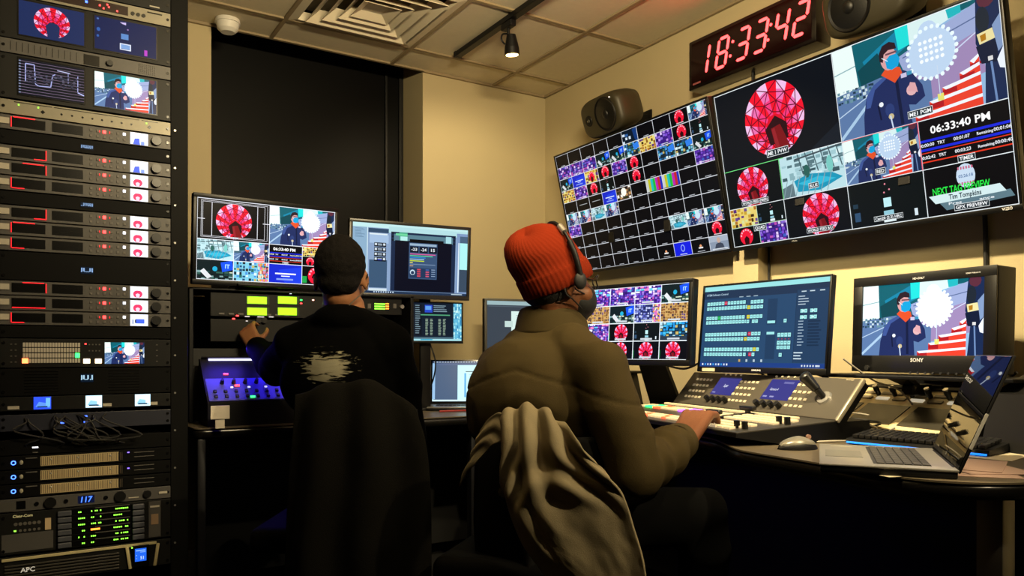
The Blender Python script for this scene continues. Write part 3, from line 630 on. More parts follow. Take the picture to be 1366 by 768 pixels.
# ================================================================ displays
SCR = screen_mat('screen_picture', 1.05, .3)
SCRB = screen_mat('screen_picture_bright', 1.25, .3)
BEZ = mat('display_bezel', '060607', .4, spec=.3)
HOUS = mat('display_housing', '080809', .5)
LOGO = mat('logo_silver', 'c8c8c8', .4, emit='909090', es=.35)
def bezel(mb, w, h, s, t, b, d=.006, y=-.003):
    W = w + 2*s
    mb.box((0, y, h/2+t/2), (W, d, t), bev=.0012).box((0, y, -h/2-b/2), (W, d, b), bev=.0012)
    for k in (-1, 1): mb.box((k*(w/2+s/2), y, 0), (s, d, h+.002), bev=.0012)
    return mb
def display(name, label, cat, c, yaw, tilt, w, h, pic, s=.012, t=.012, b=.016, th=.03, base=None, stand=None, logo=None, sx=0, sm=None, bm_=None, group=None, wall=False, edge=None):
    base = DESK if base is None else base
    T = thing(name, label, cat, (c[0], c[1], base), R(yaw), group)
    M = Matrix.Translation((0, 0, c[2]-base)) @ Matrix.Rotation(-R(tilt), 4, 'X')
    H = h + t + b; zc = (t-b)/2
    MB().box((0, th/2+.001, zc), (w+2*s, th, H), bev=.005, seg=3).box((0, th+.012, zc-.02), (w*.6, .03, H*.55), bev=.01, seg=3).xf(M).build('housing', HOUS, T, 40)
    bezel(MB(), w, h, s, t, b).xf(M).build('bezel', bm_ or BEZ, T, 40)
    if pic: pic.build('screen', w, h, M @ Matrix.Translation((0, -.0006, 0)), sm or SCR, T)
    if logo: text_mesh('logo', logo[0], M @ Matrix.Translation((logo[1], -.0066, logo[2])), logo[3], LOGO, T)
    z0 = c[2]-base
    if stand == 'pole':
        MB().box((sx, th+.045, z0*.5), (.05, .02, z0), bev=.004).box((sx/2, th+.032, z0), (.09+abs(sx), .03, .09), bev=.005).build('stand_column', DMET, T, 40)
        MB().box((sx, th+.03, .006), (.24 if not sx else .07, .14 if not sx else .08, .012), bev=.005).build('stand_foot', DMET, T, 40)
    if stand == 'clip':
        MB().box((0, th+.02, 0), (.06, .05, .06), bev=.005).box((-.02, th+.05, .0), (.10, .02, .03), bev=.004).xf(Matrix.Translation((0, 0, z0))).build('arm_clip', DMET, T, 40)
    if stand == 'slab':
        MB().prism([(-.06, .05, z0-.05), (.06, .05, z0-.05), (.08, .22, .012), (-.08, .22, .012)], (0, .018, 0)).box((0, .045, z0-.02), (.1, .04, .1), bev=.005).build('stand_column', DMET, T)
        MB().box((0, .22, .006), (.22, .14, .012), bev=.005).build('stand_foot', DMET, T, 40)
    if wall:   # bracket to the display wall
        mb = MB()
        for k in (-1, 1): mb.box((k*.2, .045, z0), (.04, .03, h*.6), bev=.002)
        mb.box((0, .06, z0-.02), (.5, .03, .2), bev=.002); L = XR - c[0] - .004
        mb.box((0, (.06+L)/2, z0-.02), (.3, L-.06, .14)).build('wall_bracket', DMET, T)
    return T, M
wv = pic_hundred_wall()
display('wall_display', 'wall-mounted display showing a grid of a hundred small camera pictures', 'television', (2.380, 2.73, 1.7437), -91.4, -13.2, 1.08, .6075, wv, s=.009, t=.009, b=.014, th=.03, base=1.42, wall=True, group='large displays on the wall')
T, M = display('wall_display', 'wall-mounted display with big red ball and reporter pictures above eight small ones', 'television', (2.349, 1.615, 1.739), -91, -11.2, 1.065, .599, pic_program_wall(), s=.009, t=.009, b=.016, th=.03, base=1.42, wall=True, group='large displays on the wall')
text_mesh('logo', 'VIZIO', M @ Matrix.Translation((.5, -.0066, -.599/2-.0115)), .008, LOGO, T)
text_mesh('model_mark', 'V-Series', M @ Matrix.Translation((-.24, -.0066, -.599/2-.0105)), .005, mat('dim_mark', '8a8a8a', .5), T)
# left desk displays
LEDGE = mat('bezel_satin', '2c2b2a', .35, .3)
display('desk_display', 'left operator display showing a red ball and reporter multiview', 'monitor', (.777, 3.002, 1.439), 3.3, -4, .53, .298, pic_studio_view(), s=.014, t=.016, b=.02, th=.03, base=1.27, sm=SCRB, bm_=BEZ, stand='pole')
display('desk_display', 'display with blue-grey metering software, above the small playlist display', 'monitor', (1.416, 3.085, 1.425), -5.4, -3.8, .53, .298, pic_meter_app(), s=.014, t=.014, b=.02, th=.03, stand='pole', sx=.09, bm_=LEDGE)
display('small_display', 'small display with playlist tables under the metering software display', 'monitor', (1.535, 3.12, 1.158), -6, 0, .282, .170, pic_playlist_app(), s=.007, t=.006, b=.012, th=.015, stand='clip')
display('desk_display', 'grey-edged display with a white document, half hidden behind the orange beanie', 'monitor', (2.165, 3.3, 1.155), -8, 0, .45, .253, pic_document_app(), s=.013, t=.012, b=.02, th=.03, stand='pole', bm_=mat('grey_bezel', '5a5a56', .4, .3))
# right desk displays
display('desk_display', 'display of sixteen small pictures in front of the masked man in the orange beanie', 'monitor', (2.045, 2.337, 1.138), -80.4, 4, .52, .2925, pic_sixteen_view(), s=.016, t=.016, b=.022, th=.035, stand='slab', sm=SCRB, bm_=BEZ)
T, M = display('desk_display', 'display with blue switcher control software behind the video switcher', 'monitor', (2.15, 1.797, 1.116), -88.9, 6, .53, .298, pic_switcher_app(), s=.007, t=.007, b=.02, th=.02, stand='slab')
text_mesh('logo', 'SAMSUNG', M @ Matrix.Translation((0, -.0068, -.298/2-.013)), .006, LOGO, T)
MB().box((-.215, -.0075, -.298/2-.012), (.06, .002, .012)).xf(M).build('sticker', mat('paper_sticker', 'b8ae94', .7), T)
# broadcast monitor on a tray and arm
sc_ = (2.26, 1.297, 1.121)
T, M = display('broadcast_monitor', 'thick black broadcast monitor showing the reporter, beside the blue software display', 'monitor', sc_, -95.1, 2.0, .392, .2205, pic_presenter(), s=.034, t=.03, b=.052, th=.085, base=.955, sm=SCRB, bm_=mat('broadcast_bezel', '111112', .4))
text_mesh('logo', 'SONY', M @ Matrix.Translation((0, -.0068, -.2205/2-.019)), .011, LOGO, T)
text_mesh('top_mark', 'HD-ONLY', M @ Matrix.Translation((.0, -.0068, .2205/2+.009)), .006, LOGO, T)
text_mesh('model_mark', 'SONY PVM-A170', M @ Matrix.Translation((.165, -.0068, .2205/2+.011)), .004, LOGO, T)
mb = MB()
for k in range(8): mb.cyl((-.02+.024*k, -.006, -.1625), (-.02+.024*k, -.0095, -.1625), .0035, n=10)
mb.cyl((-.17, -.006, -.15), (-.17, -.012, -.15), .008, n=14); mb.xf(M).build('button', mat('dim_button', '2c2c2c', .4), T, 40)
tray = thing('monitor_arm', 'black monitor arm and tray carrying the broadcast monitor', 'monitor arm', (2.33, 1.29, DESK), R(-95))
MB().box((-.005, -.045, .185), (.62, .17, .012), bev=.003).build('tray', BLK, tray)
MB().prism([(-.17, .0, .178), (-.09, .0, .178), (-.10, .05, .155), (-.15, .05, .155)], (0, .03, 0)).box((-.12, .10, .14), (.045, .12, .035), bev=.006).build('arm_column', DMET, tray)
MB().box((-.12, .165, .14), (.12, .07, .03), bev=.004).box((-.12, .19, .14), (.16, .02, .07), bev=.003).build('arm_base', DMET, tray)
# ---- wall clock
ck = thing('wall_clock', 'long black digital wall clock with glowing red 18:33:42 digits', 'clock', (XR, 2.116, 2.16))
ckm = mat('clock_case', '0c0606', .22)
a_ = onX(921, 84, 2.46); 
MB().box((-.045, 0, .115), (.09, .645, .215), bev=.006).build('case', ckm, ck, 40)
MB().box((-.0905, 0, .115), (.003, .61, .185), bev=.001).build('front_glass', mat('clock_glass', '140304', .1), ck)
DIG = mat('clock_digit', 'ff2020', .4, emit='ff4040', es=6)
DIM = mat('clock_digit_off', '3a0808', .4)
SEG = {'0': 'abcdef', '1': 'bc', '2': 'abged', '3': 'abgcd', '4': 'fgbc', '8': 'abcdefg'}
def seg7(mb, ch, x, z, w, h, t, sl=.2):
    pts = {'a': ((0, h), (w, h)), 'b': ((w, h), (w, h/2)), 'c': ((w, h/2), (w, 0)), 'd': ((0, 0), (w, 0)), 'e': ((0, 0), (0, h/2)), 'f': ((0, h/2), (0, h)), 'g': ((0, h/2), (w, h/2))}
    for s_ in SEG[ch]:
        a, b = pts[s_]; a = Vector((x+a[0]+a[1]*sl, -.0022, z+a[1])); b = Vector((x+b[0]+b[1]*sl, -.0022, z+b[1])); d = (b-a).normalized(); a = a+d*t*.75; b = b-d*t*.75
        n = Vector((-d.z, 0, d.x))*t/2; e = d*t*.5
        mb.prism([a-e, a+n, b+n, b+e, b-n, a-n], (0, .0015, 0))
MR = Matrix.Translation((-.092, 0, 0)) @ Matrix.Rotation(R(-90), 4, 'Z')
for x, ch in zip((-.255, -.165, -.055, .035, .135, .222), '183342'):
    mb = MB(); seg7(mb, ch, x + (0 if ch != '1' else -.015), .055, .052, .118, .012); mb.xf(MR).build('digit', DIG, ck)
for x in (-.083, .108): MB().cyl((x, -.001, .085), (x, -.003, .085), .006).cyl((x+.014, -.001, .14), (x+.014, -.003, .14), .006).xf(MR).build('colon', DIG, ck)
MB().box((-.27, -.0025, .028), (.045, .001, .008)).xf(MR).build('maker_mark', mat('clock_mark', '8a4a4a', .5), ck)
MB().cyl((-.03, .02, .02), (-.03, .02, -.03), .006).build('cable_stub', RUB, ck, 40)
l = bpy.data.lights.new('clock_glow', 'AREA'); l.energy = 1.1; l.color = (1, .05, .04); l.shape = 'RECTANGLE'; l.size = .55; l.size_y = .12     # the light the digits give off
lo = bpy.data.objects.new('clock_glow', l); C.objects.link(lo); lo.location = (XR-.097, 2.116, 2.275); lo.rotation_euler = (R(90), 0, R(90)); lo.rotation_euler = Vector((-1, 0, 0)).to_track_quat('-Z', 'Y').to_euler()
# ---- loudspeakers
SPK = mat('speaker_shell', '35301f', .5, .1); CONE = mat('speaker_cone', '070706', .45)
def speaker(c, yaw, tilt, flip, label):
    T = thing('studio_speaker', label, 'speaker', c, R(yaw), 'studio speakers above the wall displays')
    M = Matrix.Rotation(-R(tilt), 4, 'X')
    w, h, d = .31, .185, .17; mb = MB(); n = 48
    prof = []
    def se(a, e, sx, sz): return (math.copysign(abs(math.cos(a))**e, math.cos(a))*sx, math.copysign(abs(math.sin(a))**e, math.sin(a))*sz)
    rings = []
    for y, k in ((-.006, .80), (-.002, .90), (.012, .97), (.04, 1), (.10, .97), (.145, .86), (.165, .7)):
        rings.append([mb.bm.verts.new((se(2*PI*i/n, .52, w/2*k, h/2*k)[0], y, se(2*PI*i/n, .52, w/2*k, h/2*k)[1])) for i in range(n)])
    for a, b in zip(rings, rings[1:]):
        for i in range(n): mb.bm.faces.new((a[i], a[(i+1) % n], b[(i+1) % n], b[i]))
    mb.bm.faces.new(rings[0]); mb.bm.faces.new(rings[-1][::-1]); mb.xf(M).build('enclosure', SPK, T, 50)
    x = .045*flip
    def disc(mb, cx, r0, y0, r1, y1): return mb.cyl((cx, y0, 0), (cx, y1, 0), r0, r1, n=36, cap=True)
    mb = MB()
    for k in range(1): 
        for r0, r1, y0, y1 in ((.078, .074, -.0065, -.0105), (.074, .066, -.0105, -.0075)): mb.cyl((x, y0, 0), (x, y1, 0), r0, r1, n=36, cap=False)
    mb.xf(M).build('woofer_ring', DMET, T, 30)
    MB().cyl((x, -.0065, 0), (x, -.0078, 0), .067, .064, n=36).ell((x, -.004, 0), (.022, .012, .022)).xf(M).build('woofer_cone', CONE, T, 50)
    MB().cyl((-x*1.9, -.0065, 0), (-x*1.9, -.009, 0), .026, .024, n=30).xf(M).build('tweeter_guide', DMET, T, 40)
    MB().ell((-x*1.9, -.008, 0), (.010, .007, .010)).xf(M).build('tweeter', mat('tweeter_dome', '55544c', .25, .6), T, 50)
    MB().cyl((x*2.35, -.006, .062), (x*2.35, -.0085, .062), .0025).xf(M).build('power_light', mat('white_led', 'ffffff', .4, emit='fff4e0', es=2), T)
    L = XR - c[0] - .004
    MB().box((.02, .16+(L-.16)/2, .015), (.035, L-.15, .04), bev=.003).box((.02, L-.004, .015), (.07, .008, .09), bev=.002).build('wall_mount', DMET, T, 40)
c = onX(801, 155, 2.27); speaker(c, -93, -20, 1, 'dark oval studio speaker above the hundred-picture wall display')
c = onX(1150, 2, 2.27); speaker(c, -91, -16, -1, 'dark oval studio speaker above the larger multiview, right of the red clock')
# ================================================================ equipment rack
RY, RCX = 2.8, .158
def RL(px, py): p = onY(px, py, RY); return p.x - RCX, p.z
def zr(y): return CH + (HY - y) * (.00253 if y < HY else .00248)
rack = thing('equipment_rack', 'tall black open equipment rack full of lit units at the left edge', 'rack', (RCX, RY, 0))
RM = mat('rack_black', '020202', .6, spec=.12)
RZ0, RZ1 = .2, 2.36
for x in (-.268, .268):
    MB().box((x, .02, 1.2), (.055, .036, 2.4), bev=.002).build('front_post', RM, rack)
    MB().box((x, .68, 1.2), (.055, .04, 2.4), bev=.002).build('rear_post', RM, rack)
    MB().box((x*1.09, .35, 1.2), (.006, .62, 2.36)).build('side_panel', RM, rack)
MB().box((0, .35, 2.43), (.6, .7, .06), bev=.003).build('top_cap', RM, rack)
MB().box((0, .35, .05), (.6, .72, .10), bev=.003).build('plinth', RM, rack)
mb = MB()
for k in range(13): mb.cyl((.254, .004, .25+.1334*k*.95), (.254, -.001, .25+.1334*k*.95), .0035, n=8)
mb.build('rail_screw', SIL, rack, 40)
MB().box((0, .698, 1.2), (.5, .004, 2.3)).build('back_panel', mat('rack_back', '060606', .8), rack)
PANEL = mat('unit_face_grey', '444240', .5, .1); PANELD = mat('unit_face_dark', '0b0b0a', .5, spec=.25); PANELL = mat('unit_face_light', '7d7868', .45, .2); SLOT = mat('slot_black', '050505', .25)
REDG = mat('red_glow', 'ff2028', .4, emit='ff1c28', es=1.6); REDB = mat('red_led', 'ff3030', .4, emit='ff3838', es=5); WLED = mat('white_button_lit', 'ffffff', .4, emit='e8ecff', es=1.6)
BLED = mat('blue_led', '3060ff', .4, emit='3a5cff', es=5); GLED = mat('green_led', '60ff40', .4, emit='90f040', es=2.2); ALED = mat('amber_led', 'ffb060', .4, emit='ffc080', es=3.0); OLED = mat('orange_led', 'ff9030', .4, emit='ff8c30', es=2.5)
GREENL = mat('green_button_lit', '20ff60', .4, emit='30ff60', es=4); DBTN = mat('unit_button', '55524e', .5); KNOB = mat('unit_knob', '0a0a0a', .35); TAPE = mat('label_tape', 'a8a294', .7)
W19 = .478
def unit(name, label, cat, y0, y1, face, group=None, d=.35, ears=True):
    z0, z1 = zr(y1), zr(y0); h = z1 - z0
    T = thing(name, label, cat, (RCX, RY, z0+.0008), 0, group)
    MB().box((0, .003-.006, h/2), (W19, .006, h-.0022), bev=.0008).build('faceplate', face, T)
    MB().box((0, .001+d/2, h/2), (W19-.05, d, h-.004)).build('chassis', DMET, T)
    if ears:
        for x in (-.230, .230):
            for z in ((h/2,) if h < .05 else (.014, h-.014)): MB().cyl((x, -.006, z), (x, -.0085, z), .0045, n=8).build('screw', SLOT, T)
    return T, h
def bx(T, name, m, x, z, w, h, y=-.0065, d=.002, bev=0): return MB().box((x, y, z), (w, d, h), bev=bev).build(name, m, T)
X_ = lambda px: onY(px, 470, RY).x - RCX
# top units
T, h = unit('blank_rack_panel', 'black rack panel at the very top of the rack', 'rack panel', -18, 0, PANELD)
T, h = unit('rack_patch_unit', 'black rack unit with tiny white marks, second from the top of the rack', 'rack unit', 0, 19.2, PANELD)
for x in (.17, .175, .18): bx(T, 'mark', TAPE, x, h*.7, .002, .008)
bx(T, 'model_mark', TAPE, .19, h*.2, .03, .004)
T, h = unit('power_sequencer', 'light metal rack strip with glowing red and blue lamps at the top of the rack', 'rack unit', 19.6, 38, PANELL)
MB().box((X_(110), -.0068, h*.5), (.26, .002, h*.62), bev=.0004).build('lamp_window', mat('lamp_window_dark', '1c0404', .3), T)
for px in (60, 64, 70, 76, 88, 133, 138, 143, 145, 156): 
    MB().box((X_(px), -.0085, h*(.35+.3*((px*7) % 3)/2)), (.0045, .0018, .0045)).build('red_lamp', REDB, T)
MB().box((X_(115), -.0085, h*.55), (.007, .0018, .007)).build('blue_lamp', BLED, T)
mb = MB(); x0 = X_(184)
for k in range(3): mb.cyl((x0-.016+.016*k, -.006, h*.42), (x0-.016+.016*k, -.009, h*.42), .006, n=14)
mb.build('key_switches', KNOB, T, 40); bx(T, 'model_mark', SLOT, X_(206), h*.75, .045, .004)
def duo(y0, y1, pics, label, g):
    T, h = unit('dual_monitor', label, 'rack monitor', y0, y1, PANELD, g)
    for (pxa, pxb), (name, pic, es) in zip(((25, 112), (126, 208)), pics):
        xa, xb = X_(pxa), X_(pxb); W_ = xb - xa; H_ = h*.80
        MB().box(((xa+xb)/2, -.0068, h*.52), (W_+.008, .002, H_+.008), bev=.0004).build('screen_surround', SLOT, T)
        pic.build('screen', W_, H_, Matrix.Translation(((xa+xb)/2, -.0082, h*.52)), es, T)
    return T, h
duo(38.4, 90.5, (('a', pic_small_ball(), SCR), ('b', pic_small_night(), SCR)), 'rack monitor pair showing a red ball and a night scene', 'dual monitors in the rack')
T, h = unit('audio_monitor', 'dark rack unit with perforated front and one knob between the two monitor pairs', 'rack unit', 90.8, 108.6, PANEL)
mb = MB()
for i in range(9):
    for j in range(6): mb.box((X_(185+i*2.6), -.0065, .008+j*.0056), (.0022, .001, .0022))
mb.build('speaker_grille', SLOT, T); bx(T, 'display_window', SLOT, X_(122), h*.45, .044, h*.72)
MB().cyl((X_(146), -.006, h*.45), (X_(146), -.018, h*.45), .010, .009, n=20).build('knob', KNOB, T, 40)
mb = MB()
for i in range(12): mb.box((X_(14+i*8), -.0065, h*.5), (.0012, .001, h*.6))
mb.build('front_slot', SLOT, T)
duo(109, 163.3, (('a', pic_waveform(), SCR), ('b', pic_presenter(), SCRB)), 'rack monitor pair showing a waveform and the reporter', 'dual monitors in the rack')
T, h = unit('patch_strip', 'light metal rack strip with dark round holes and three green lamps', 'rack unit', 164.5, 182.3, PANELL)
mb = MB()
for px in (82, 96, 110, 123, 136, 149, 162, 175): mb.cyl((X_(px), -.0058, h*.45), (X_(px), -.0068, h*.45), .0032, n=10)
for px in (57, 199): mb.box((X_(px), -.0063, h*.42), (.009, .001, .009), rot=(0, R(45), 0))
mb.build('hole', SLOT, T); mb = MB()
for a, b in ((18, 70), (71, 186), (188, 211)): mb.box(((X_(a)+X_(b))/2, -.0063, h*.85), (X_(b)-X_(a)-.003, .001, .002))
mb.build('seam', SLOT, T)
for px in (25, 51, 195): bx(T, 'green_lamp', GLED, X_(px), h*.68, .004, .004, -.0068)
# recorders
LIT = [('tl', 'in'), ('rb', 'a'), ('tr', 'a'), ('lb', 'a'), ('rbt', 'a'), ('lt', 'a'), ('lb', 'b'), ('tr', 'b'), ('b', 'b'), ('lb', 'c')]
def mini_presenter(): 
    v = View(0, 0, 1.35, 1); v.fill('e6ecff'); v.poly([(.15, 1), (.25, .5), (.5, .45), (.55, 1)], '4058d0'); v.rect(.6, .7, .2, .3, '7088e0'); v.rect(0, 0, 1, .12, 'ffffff'); return v
def mini_ball():
    v = View(0, 0, 1.35, 1); v.fill('e6ecff'); v.ell(.42, .66, .27, .34, 'e83058', 14); v.poly([(.3, .68), (.42, .6), (.54, .68), (.5, 1), (.34, 1)], 'f0b8c8'); v.rect(.85, .0, .15, 1, 'ffffff'); v.rect(0, 0, 1, .35, 'f4f6ff'); return v
def mini_bars():
    v = View(0, 0, 1.35, 1); v.fill('e6ecff'); v.rect(.1, .45, .1, .4, '8890a8'); v.rect(.3, .4, .5, .4, '3c58c8'); v.rect(.25, .45, .08, .3, '303850'); return v
MSCR = screen_mat('mini_screen', 1.7, .4)
def recorder(y0, y1, lit, pic, label, tape):
    T, h = unit('disk_recorder', label, 'recorder', y0, y1, PANEL, 'disk recorders in the rack')
    for a, b in ((15.6, 60.5), (69.5, 110.5)): bx(T, 'drive_slot', SLOT, (X_(a)+X_(b))/2, h*.52, X_(b)-X_(a), h*.62)
    xa, xb = X_(15), X_(61.5); mb = MB(); y = -.0085
    if 't' in lit: mb.box(((xa+xb)/2 + (.012 if 'l' not in lit else -.012), y, h*.86), ((xb-xa)*.62, .002, .0022))
    if 'b' in lit: mb.box(((xa+xb)/2 + (.0 if lit == 'b' else (.03 if 'r' in lit else -.028)), y, h*.18), ((xb-xa)*(.95 if lit == 'b' else .35), .002, .0022))
    if 'l' in lit: mb.box((xa, y, h*.52), (.0022, .002, h*.66))
    if 'r' in lit: mb.box((xb, y, h*.52), (.0022, .002, h*.66))
    mb.build('red_slot_light', REDG, T)
    mb = MB()
    for i, px in enumerate((121, 130, 139, 148, 157, 165.5)):
        for j in (.3, .68):
            if (i == 2 and j > .5) or (i == 5 and j > .5): continue
            mb.box((X_(px), -.007, h*j), (.0075, .0025, .008), bev=.0006)
    mb.build('buttons', DBTN, T)
    MB().box((X_(139), -.0075, h*.66), (.0095, .003, .010), bev=.001).build('red_button', REDB, T)
    mb = MB(); 
    for px in (132.5, 146): mb.box((X_(px), -.0085, h*.66), (.002, .001, .006))
    mb.build('red_mark', REDG, T)
    MB().box((X_(165.5), -.0075, h*.7), (.0085, .003, .009), bev=.001).build('white_button', WLED, T)
    xa, xb = X_(173.5), X_(197); pic.build('screen', xb-xa, h*.84, Matrix.Translation(((xa+xb)/2, -.0072, h*.5)), MSCR, T)
    MB().cyl((X_(208), -.006, h*.5), (X_(208), -.019, h*.5), .0155, .0145, n=28).build('jog_wheel', KNOB, T, 40)
    bx(T, 'side_mark', DBTN, X_(222.5), h*.5, .006, .012, -.007)
    if tape: bx(T, 'tape_label', TAPE, X_(6), h*.55, .025, .018, -.009)
H3 = [('top', 201), ('', 0)]
recorder(183, 201, 'tl', mini_presenter(), 'disk recorder alone under the light patch strip', True)
recorder(219.5, 237.5, 'rb', mini_presenter(), 'disk recorder, topmost of the upper stack of three', True)
recorder(238, 256, 'rt', mini_ball(), 'disk recorder, middle of the upper stack of three', True)
recorder(256.5, 274.5, 'lb', mini_ball(), 'disk recorder, lowest of the upper stack of three', True)
recorder(292, 310, 'rb', mini_ball(), 'disk recorder, topmost of the middle stack of three', True)
recorder(310.5, 328.5, 'lt', mini_ball(), 'disk recorder, middle of the middle stack of three', True)
recorder(329, 347, 'lb', mini_ball(), 'disk recorder, lowest of the middle stack of three', True)
recorder(383, 400.8, 'rt', mini_ball(), 'disk recorder, topmost of the lower stack of three', True)
recorder(401.2, 419, 'b', mini_ball(), 'disk recorder, middle of the lower stack of three', True)
recorder(419.4, 437, 'lb', mini_bars(), 'disk recorder, lowest of the lower stack of three', True)
LCDM = screen_mat('tiny_display', 1.0, .3)
def tinylcd(T, px, z, w, hh, seed, c='9cc0f0'):
    v = View(0, 0, w/hh, 1); v.fill('0a1828'); r_ = random.Random(seed)
    for k in range(6):
        if r_.random() > .15: v.frame(.04+.16*k, .15, .11, .5, .08, c)
    for k in range(7):
        if r_.random() > .35: v.rect(.03+.14*k, .62, .08, .12, c)
    v.build('display_window', w, hh, Matrix.Translation((X_(px), -.0072, z)), LCDM, T)
BL = ['under the lone recorder', 'between the upper and middle recorder stacks', 'between the middle and lower recorder stacks']
for k, (y0, y1, yy, ss) in enumerate(((201.4, 219, 1, .009), (275, 291.6, 1, .009), (347.5, 382.6, 2, .013))):
    T, h = unit('blank_rack_panel', 'black rack unit with a small pale readout ' + BL[k], 'rack panel', y0, y1, RM, 'black readout units in the rack')
    tinylcd(T, 116, h*.45, .036, ss*1.7, k)
T, h = unit('blank_rack_panel', 'plain black rack panel under the lower recorder stack', 'rack panel', 437.4, 452.6, RM)
# router
T, h = unit('video_router', 'dark rack router with pale button grid, one red and one green lit, and picture screen', 'rack unit', 453, 489.5, PANELD)
xa, xb = X_(30), X_(107); bw = (xb-xa)/20
mb = MB()
for i in range(20):
    for j in range(4): mb.box((xa+bw*(i+.5), -.0075, h*.24+j*.0165), (bw*.8, .003, .0135), bev=.0005)
mb.build('button_grid', mat('router_button', 'b8b2a8', .5), T)
MB().box((X_(33.5), -.0085, h*.24), (.016, .004, .0155), bev=.001).build('red_button', mat('red_button_lit', 'ff4030', .4, emit='ff5a30', es=8), T)
MB().box((X_(103), -.0085, h*.24+.0165), (.012, .004, .0145), bev=.001).build('green_button', GREENL, T)
for px in (115.5, 131): MB().box((X_(px), -.0085, h*.22), (.019, .004, .015), bev=.001).build('amber_button', mat('amber_button_lit', 'ffd0a0', .4, emit='ffdcb0', es=3), T)
bx(T, 'red_lamp', REDB, X_(114), h*.82, .005, .004)
mb = MB()
for i in range(4):
    for j in range(2): mb.box((X_(119+i*4.5), -.0068, h*(.58+.22*j)), (.004, .0015, .004))
for px in (15, 21, 209):
    for j in range(4): mb.box((X_(px), -.0068, h*(.2+.2*j)), (.005, .0015, .003))
mb.build('small_buttons', DBTN, T)
xa, xb = X_(139.5), X_(192); pv = pic_presenter(); pv.build('screen', xb-xa, h*.76, Matrix.Translation(((xa+xb)/2, -.0072, h*.5)), SCRB, T)
T, h = unit('fan_panel', 'black vented rack panel with a bright pale readout, below the router', 'rack panel', 490, 524.5, RM)
tinylcd(T, 116, h*.62, .036, .026, 9, 'b8e0f8'); 
for px in (165, 55):
    mb = MB()
    for j in range(8): mb.box((X_(px), -.0062, .012+j*.009), (.09, .001, .0025))
    mb.build('vent', SLOT, T)
T, h = unit('triple_scope', 'black rack unit with three tiny bright blue-white screens', 'rack unit', 525, 543, PANELD)
for px, dk in ((56.5, True), (125, False), (190, False)):
    v = View(0, 0, 1.4, 1); v.fill('2848f0' if dk else 'c8e8f8'); v.poly([(.1, .8), (.3, .4), (.7, .5), (.95, .9)], '80b8e8' if not dk else '5080f0'); v.rect(.7, .1, .25, .7, 'e8f8ff' if not dk else '60a0f8'); v.rect(.2, .75, .6, .12, '183848')
    v.build('screen', .046, h*.86, Matrix.Translation((X_(px), -.0072, h*.52)), MSCR, T)
for px, w_ in ((18, .03), (143, .025), (205, .022)): bx(T, 'tape_label', TAPE, X_(px), h*.25, w_, .010)
T, h = unit('network_switch', 'small dark box with blue lamps on a rack shelf among cables', 'rack unit', 547, 568, mat('blue_grey_box', '20222e', .4), d=.2)
for px, f_ in ((83, .4), (114, .75), (114, .4)): bx(T, 'blue_lamp', BLED, X_(px), h*f_, .010, .004)
# cable tangle
rc = random.Random(3)
for k in range(14):
    x0 = -.2 + rc.random()*.16 if k < 9 else rc.random()*.3 - .1; y_ = -.006 - .012*rc.random() - .002*k
    pts = [(RCX+x0, RY+.02, zr(546)), (RCX+x0+rc.uniform(-.04, .06), RY+y_, zr(556)), (RCX+x0+rc.uniform(-.06, .1), RY+y_-.015, zr(566+rc.random()*12)), (RCX+x0+rc.uniform(-.02, .14), RY+y_, zr(584)), (RCX+x0+rc.uniform(0, .1), RY+.02, zr(594))]
    tag(MB().tube(pts, .0026, 6, 5).build('patch_cable', mat('patch_cable_grey', '1d1c1a', .6)), 'dark thin patch cable looping between the rack units above the amplifiers', 'cable', 'loose patch cables in the rack')
T, h = unit('label_panel', 'black rack shelf with a small white lit label above the three amplifiers', 'rack panel', 578, 597.6, RM)
bx(T, 'lit_label', WLED, X_(47), h*.45, .016, .004); bx(T, 'dim_label', DBTN, X_(47), h*.05+.004, .014, .003)
# amplifiers
MESH = mat('amp_grille', 'b09c74', .55)
for k, lab in enumerate(('top', 'middle', 'bottom')):
    T, h = unit('power_amplifier', f'black server with a tan mesh grille and blue ring button, {lab} of the three', 'server', 598+17.6*k, 615+17.6*k, RM, 'servers with tan grilles in the rack')
    bx(T, 'grille', MESH, (X_(54)+X_(158))/2, h*.5, X_(158)-X_(54), h*.7); mb = MB()
    for i in range(44): mb.box((X_(54)+.003+i*.0052, -.0078, h*.5), (.0016, .001, h*.62))
    mb.build('grille_slots', mat('grille_slot', '4a4030', .7), T); mb = MB()
    for px in (68, 104, 147): mb.ell((X_(px), -.008, h*.6), (.003, .0015, .003), n=8)
    mb.build('grille_stud', SIL, T)
    mb = MB()
    for i in range(20):
        t0, t1 = 2*PI*i/20, 2*PI*(i+1)/20; c0 = Vector((X_(18), -.008, h*.5))
        mb.prism([c0+Vector((math.cos(t)*r, 0, math.sin(t)*r)) for t, r in ((t0, .0045), (t1, .0045), (t1, .0068), (t0, .0068))], (0, .002, 0))
    mb.build('ring_button', mat('blue_ring', '2050ff', .4, emit='3c66ff', es=6), T)
    MB().ell((X_(28.5), -.008, h*.5), (.005, .002, .007)).build('round_badge', mat('badge_tan', 'a09a84', .5), T)
    mb = MB(); mb.box((X_(192), -.007, h*.38), (.06, .001, .002)).box((X_(192), -.007, h*.72), (.06, .001, .002)); mb.build('drive_seam', DBTN, T)
    if k < 2: bx(T, 'drive_lamp', mat('violet_led', '8060ff', .4, emit='7a60ff', es=3), X_(171), h*(.75-.2*k), .006, .003)
    bx(T, 'model_mark', DBTN, X_(42), h*.78, .03, .003)
T, h = unit('power_conditioner', 'grey rack power strip with two dark round lamps and a blue 117 readout', 'rack unit', 650.8, 667.5, PANEL)
